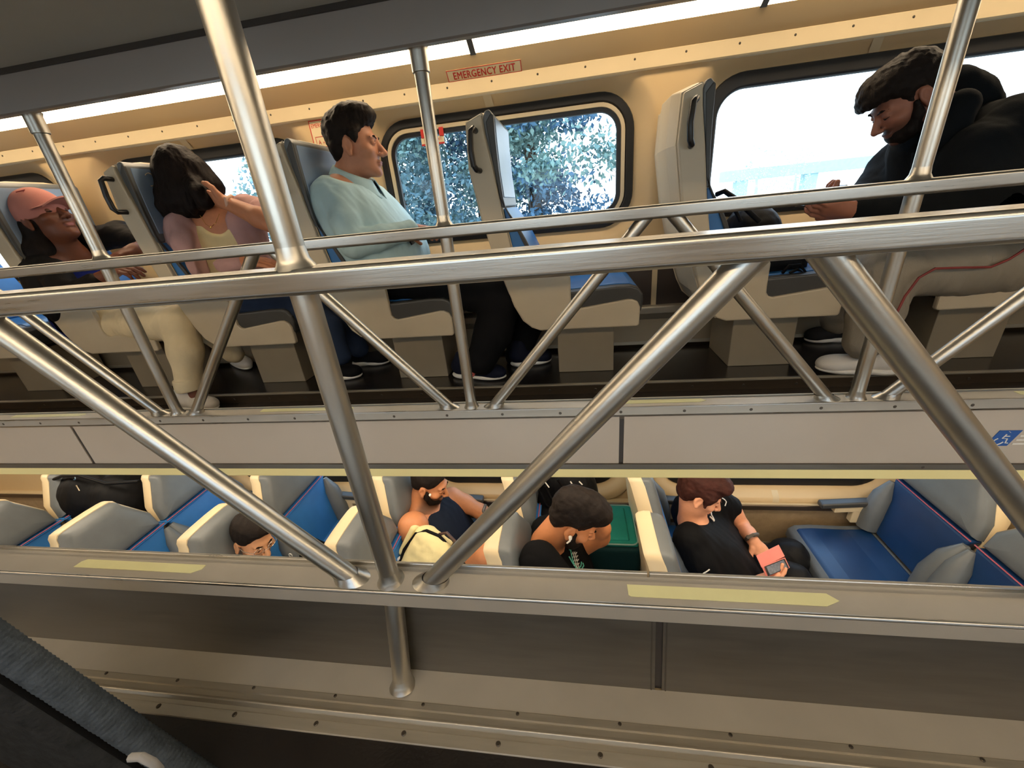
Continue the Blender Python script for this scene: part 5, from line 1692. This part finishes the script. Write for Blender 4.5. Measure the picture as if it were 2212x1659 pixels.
# grey ribbed bag in the foreground, on the photographer's side
fb = empty('fleece_bag', at(120, 1640, .20), 'dark blue grey ribbed fleece bag with a black seam in the lower left corner', 'bag')
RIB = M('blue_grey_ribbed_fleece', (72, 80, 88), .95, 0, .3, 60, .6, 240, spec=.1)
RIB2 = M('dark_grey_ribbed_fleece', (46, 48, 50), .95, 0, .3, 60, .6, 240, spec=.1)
p0, p1 = at(-160, 1268, .25), at(600, 1782, .25)
dv = unit(p1-p0)
nrm = unit(np.cross(dv, (0, 1, 0)));
if nrm[2] < 0: nrm = -nrm
bk_ = unit(np.cross(dv, nrm))
if bk_[1] < 0: bk_ = -bk_
Lf = float(np.linalg.norm(p1-p0))
R3 = np.array([dv, bk_, nrm])
s = SDF(.03)
s.cone(p0-nrm*.020, p1-nrm*.020, .0195, .0195)
s.disp = lambda P: .0008*np.sin(((P-p0.astype(np.float32))@dv.astype(np.float32))*2*math.pi/.0066+1.3*nzf(P, 90, 95, 2))+.0006*nzf(P, 400, 97, 2)
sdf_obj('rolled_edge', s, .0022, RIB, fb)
s = SDF(.03)
s.box((p0+p1)/2-nrm*.150-bk_*.004, (Lf/2, .034, .110), R3, .03)
s.disp = lambda P: .0009*np.sin(((P-p0.astype(np.float32))@dv.astype(np.float32))*2*math.pi/.0085+1.3*nzf(P, 70, 96, 2))
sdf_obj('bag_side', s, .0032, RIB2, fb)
MB().tube([p0-nrm*.040-bk_*.016, p1-nrm*.040-bk_*.016], .0065, 10).build('black_seam', cloth('black_cord', (16, 15, 15), .95), fb, smooth=True)
w0 = at(322, 1650, .165)
MB().tube([w0+dv*(-.016)-nrm*.012, w0+dv*-.013+nrm*.004, w0+nrm*.008, w0+dv*.013+nrm*.002, w0+dv*.018-nrm*.014], .0042, 8).build('pale_loop', M('pale_grey_cord', (150, 148, 144), .7), fb, smooth=True)

# ------------------------------------------------------------------ outside
tag(MB().box(-60, 60, YW+1.2, 90, -3.7, -3.6).build('ground_outside', M('pale_dry_ground', (190, 184, 168), .95, 0, .2, 2)), kind='structure')
LEAF = [M('leaf_tone_%d' % i, c, .7, 0, .3, 2, 0) for i, c in enumerate(((96, 130, 140), (122, 156, 152), (78, 118, 148), (150, 180, 186), (206, 226, 230)))]  # last tone near white: washed-out glare put into the leaf colour
BARK = M('tree_bark', (84, 72, 62), .9)


def tree(x, y, h, w, lab, kind, n=1500, seed=0):
    r = np.random.default_rng(seed)
    e = empty('tree', (x, y, -3.6), lab, 'tree', 'trees beyond the windows')
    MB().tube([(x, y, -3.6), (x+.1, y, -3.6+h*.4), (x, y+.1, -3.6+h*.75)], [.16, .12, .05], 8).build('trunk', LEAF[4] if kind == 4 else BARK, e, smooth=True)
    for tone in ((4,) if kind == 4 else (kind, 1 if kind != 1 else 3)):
        nc = int(34*w)
        cl = np.stack([r.normal(0, w*.42, nc), r.normal(0, w*.3, nc), h*(.28+.64*r.random(nc))], 1)
        sg = r.uniform(.09, .24, nc)
        ci = r.integers(nc, size=n//2)
        p = np.array([x, y, -3.6])+cl[ci]+r.normal(size=(n//2, 3))*sg[ci][:, None]*np.array([1.25, 1, .8])
        a = r.normal(size=(n//2, 3)); a /= np.linalg.norm(a, axis=1)[:, None]
        b = np.cross(a, r.normal(size=(n//2, 3))); b /= np.linalg.norm(b, axis=1)[:, None]
        L = r.uniform(.022, .056, n//2)[:, None]
        V = np.stack([p-a*L, p+b*L*.5, p+a*L, p-b*L*.5], 1).reshape(-1, 3)
        Fq = np.arange(len(V), dtype=np.int32).reshape(-1, 4)
        o = new_obj('foliage', V, Fq, LEAF[tone], e); o['kind'] = 'stuff'


k_ = 0
for x, y, h, w, kind, lab in ((-8.6, 7.6, 6.5, 1.1, 1, 'pale turquoise tree seen through the window behind the long-haired woman'), (-4.75, 6.8, 5.8, .85, 1, 'turquoise tree just left of the man in the light blue shirt'),
                              (-2.6, 6.4, 7.0, 1.35, 0, 'green tree at the left of the exit window'), (-1.55, 7.4, 7.5, 1.3, 2, 'dark tree in the middle of the exit window, left of the empty seat'),
                              (-.55, 6.2, 7.2, .85, 2, 'blue green tree in the exit window right of the empty seat'), (-3.7, 9.0, 7, 1.5, 0, 'tree standing behind the first trees, left of the exit window')):
    tree(x, y, h, w, lab, kind, 21000 if kind != 1 else 11000, 100+k_); k_ += 1
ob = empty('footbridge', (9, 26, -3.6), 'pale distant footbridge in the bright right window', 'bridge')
PB = M('washed_out_concrete', (186, 212, 214), .9)  # concrete lightened so the bridge looks washed out by glare
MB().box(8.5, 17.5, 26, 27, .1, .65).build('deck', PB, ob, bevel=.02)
for x in (9.5, 13, 16.5): 
    pl = MB().box(x-.3, x+.3, 26.2, 26.8, -3.6, .12).build('pier', PB, ob, bevel=.02)
hs = empty('building', (4.5, 18, -3.6), 'pale low building with dark window strips at the lower right of the exit window', 'building')
MB().box(.2, 3.4, 17.5, 19, -3.6, -1.55).build('wall', M('white_render', (236, 238, 238), .9), hs)
MB().box(0.0, 3.6, 17.3, 19.2, -1.55, -1.42).build('roof', M('pale_blue_roof', (120, 176, 196), .7), hs)
for x in (.7, 1.6, 2.5):
    MB().box(x, x+.45, 17.47, 17.52, -2.5, -2.1).build('window', M('teal_window', (90, 150, 156), .3), hs)

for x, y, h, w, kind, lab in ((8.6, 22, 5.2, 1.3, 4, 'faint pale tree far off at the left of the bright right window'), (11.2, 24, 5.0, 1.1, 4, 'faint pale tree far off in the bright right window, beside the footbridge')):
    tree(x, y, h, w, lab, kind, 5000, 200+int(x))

# ------------------------------------------------------------------ lift everything so the lower floor lies at z = 0
for o in COL.objects:
    if o.parent is None and o.type != 'CAMERA':
        o.location.z += H
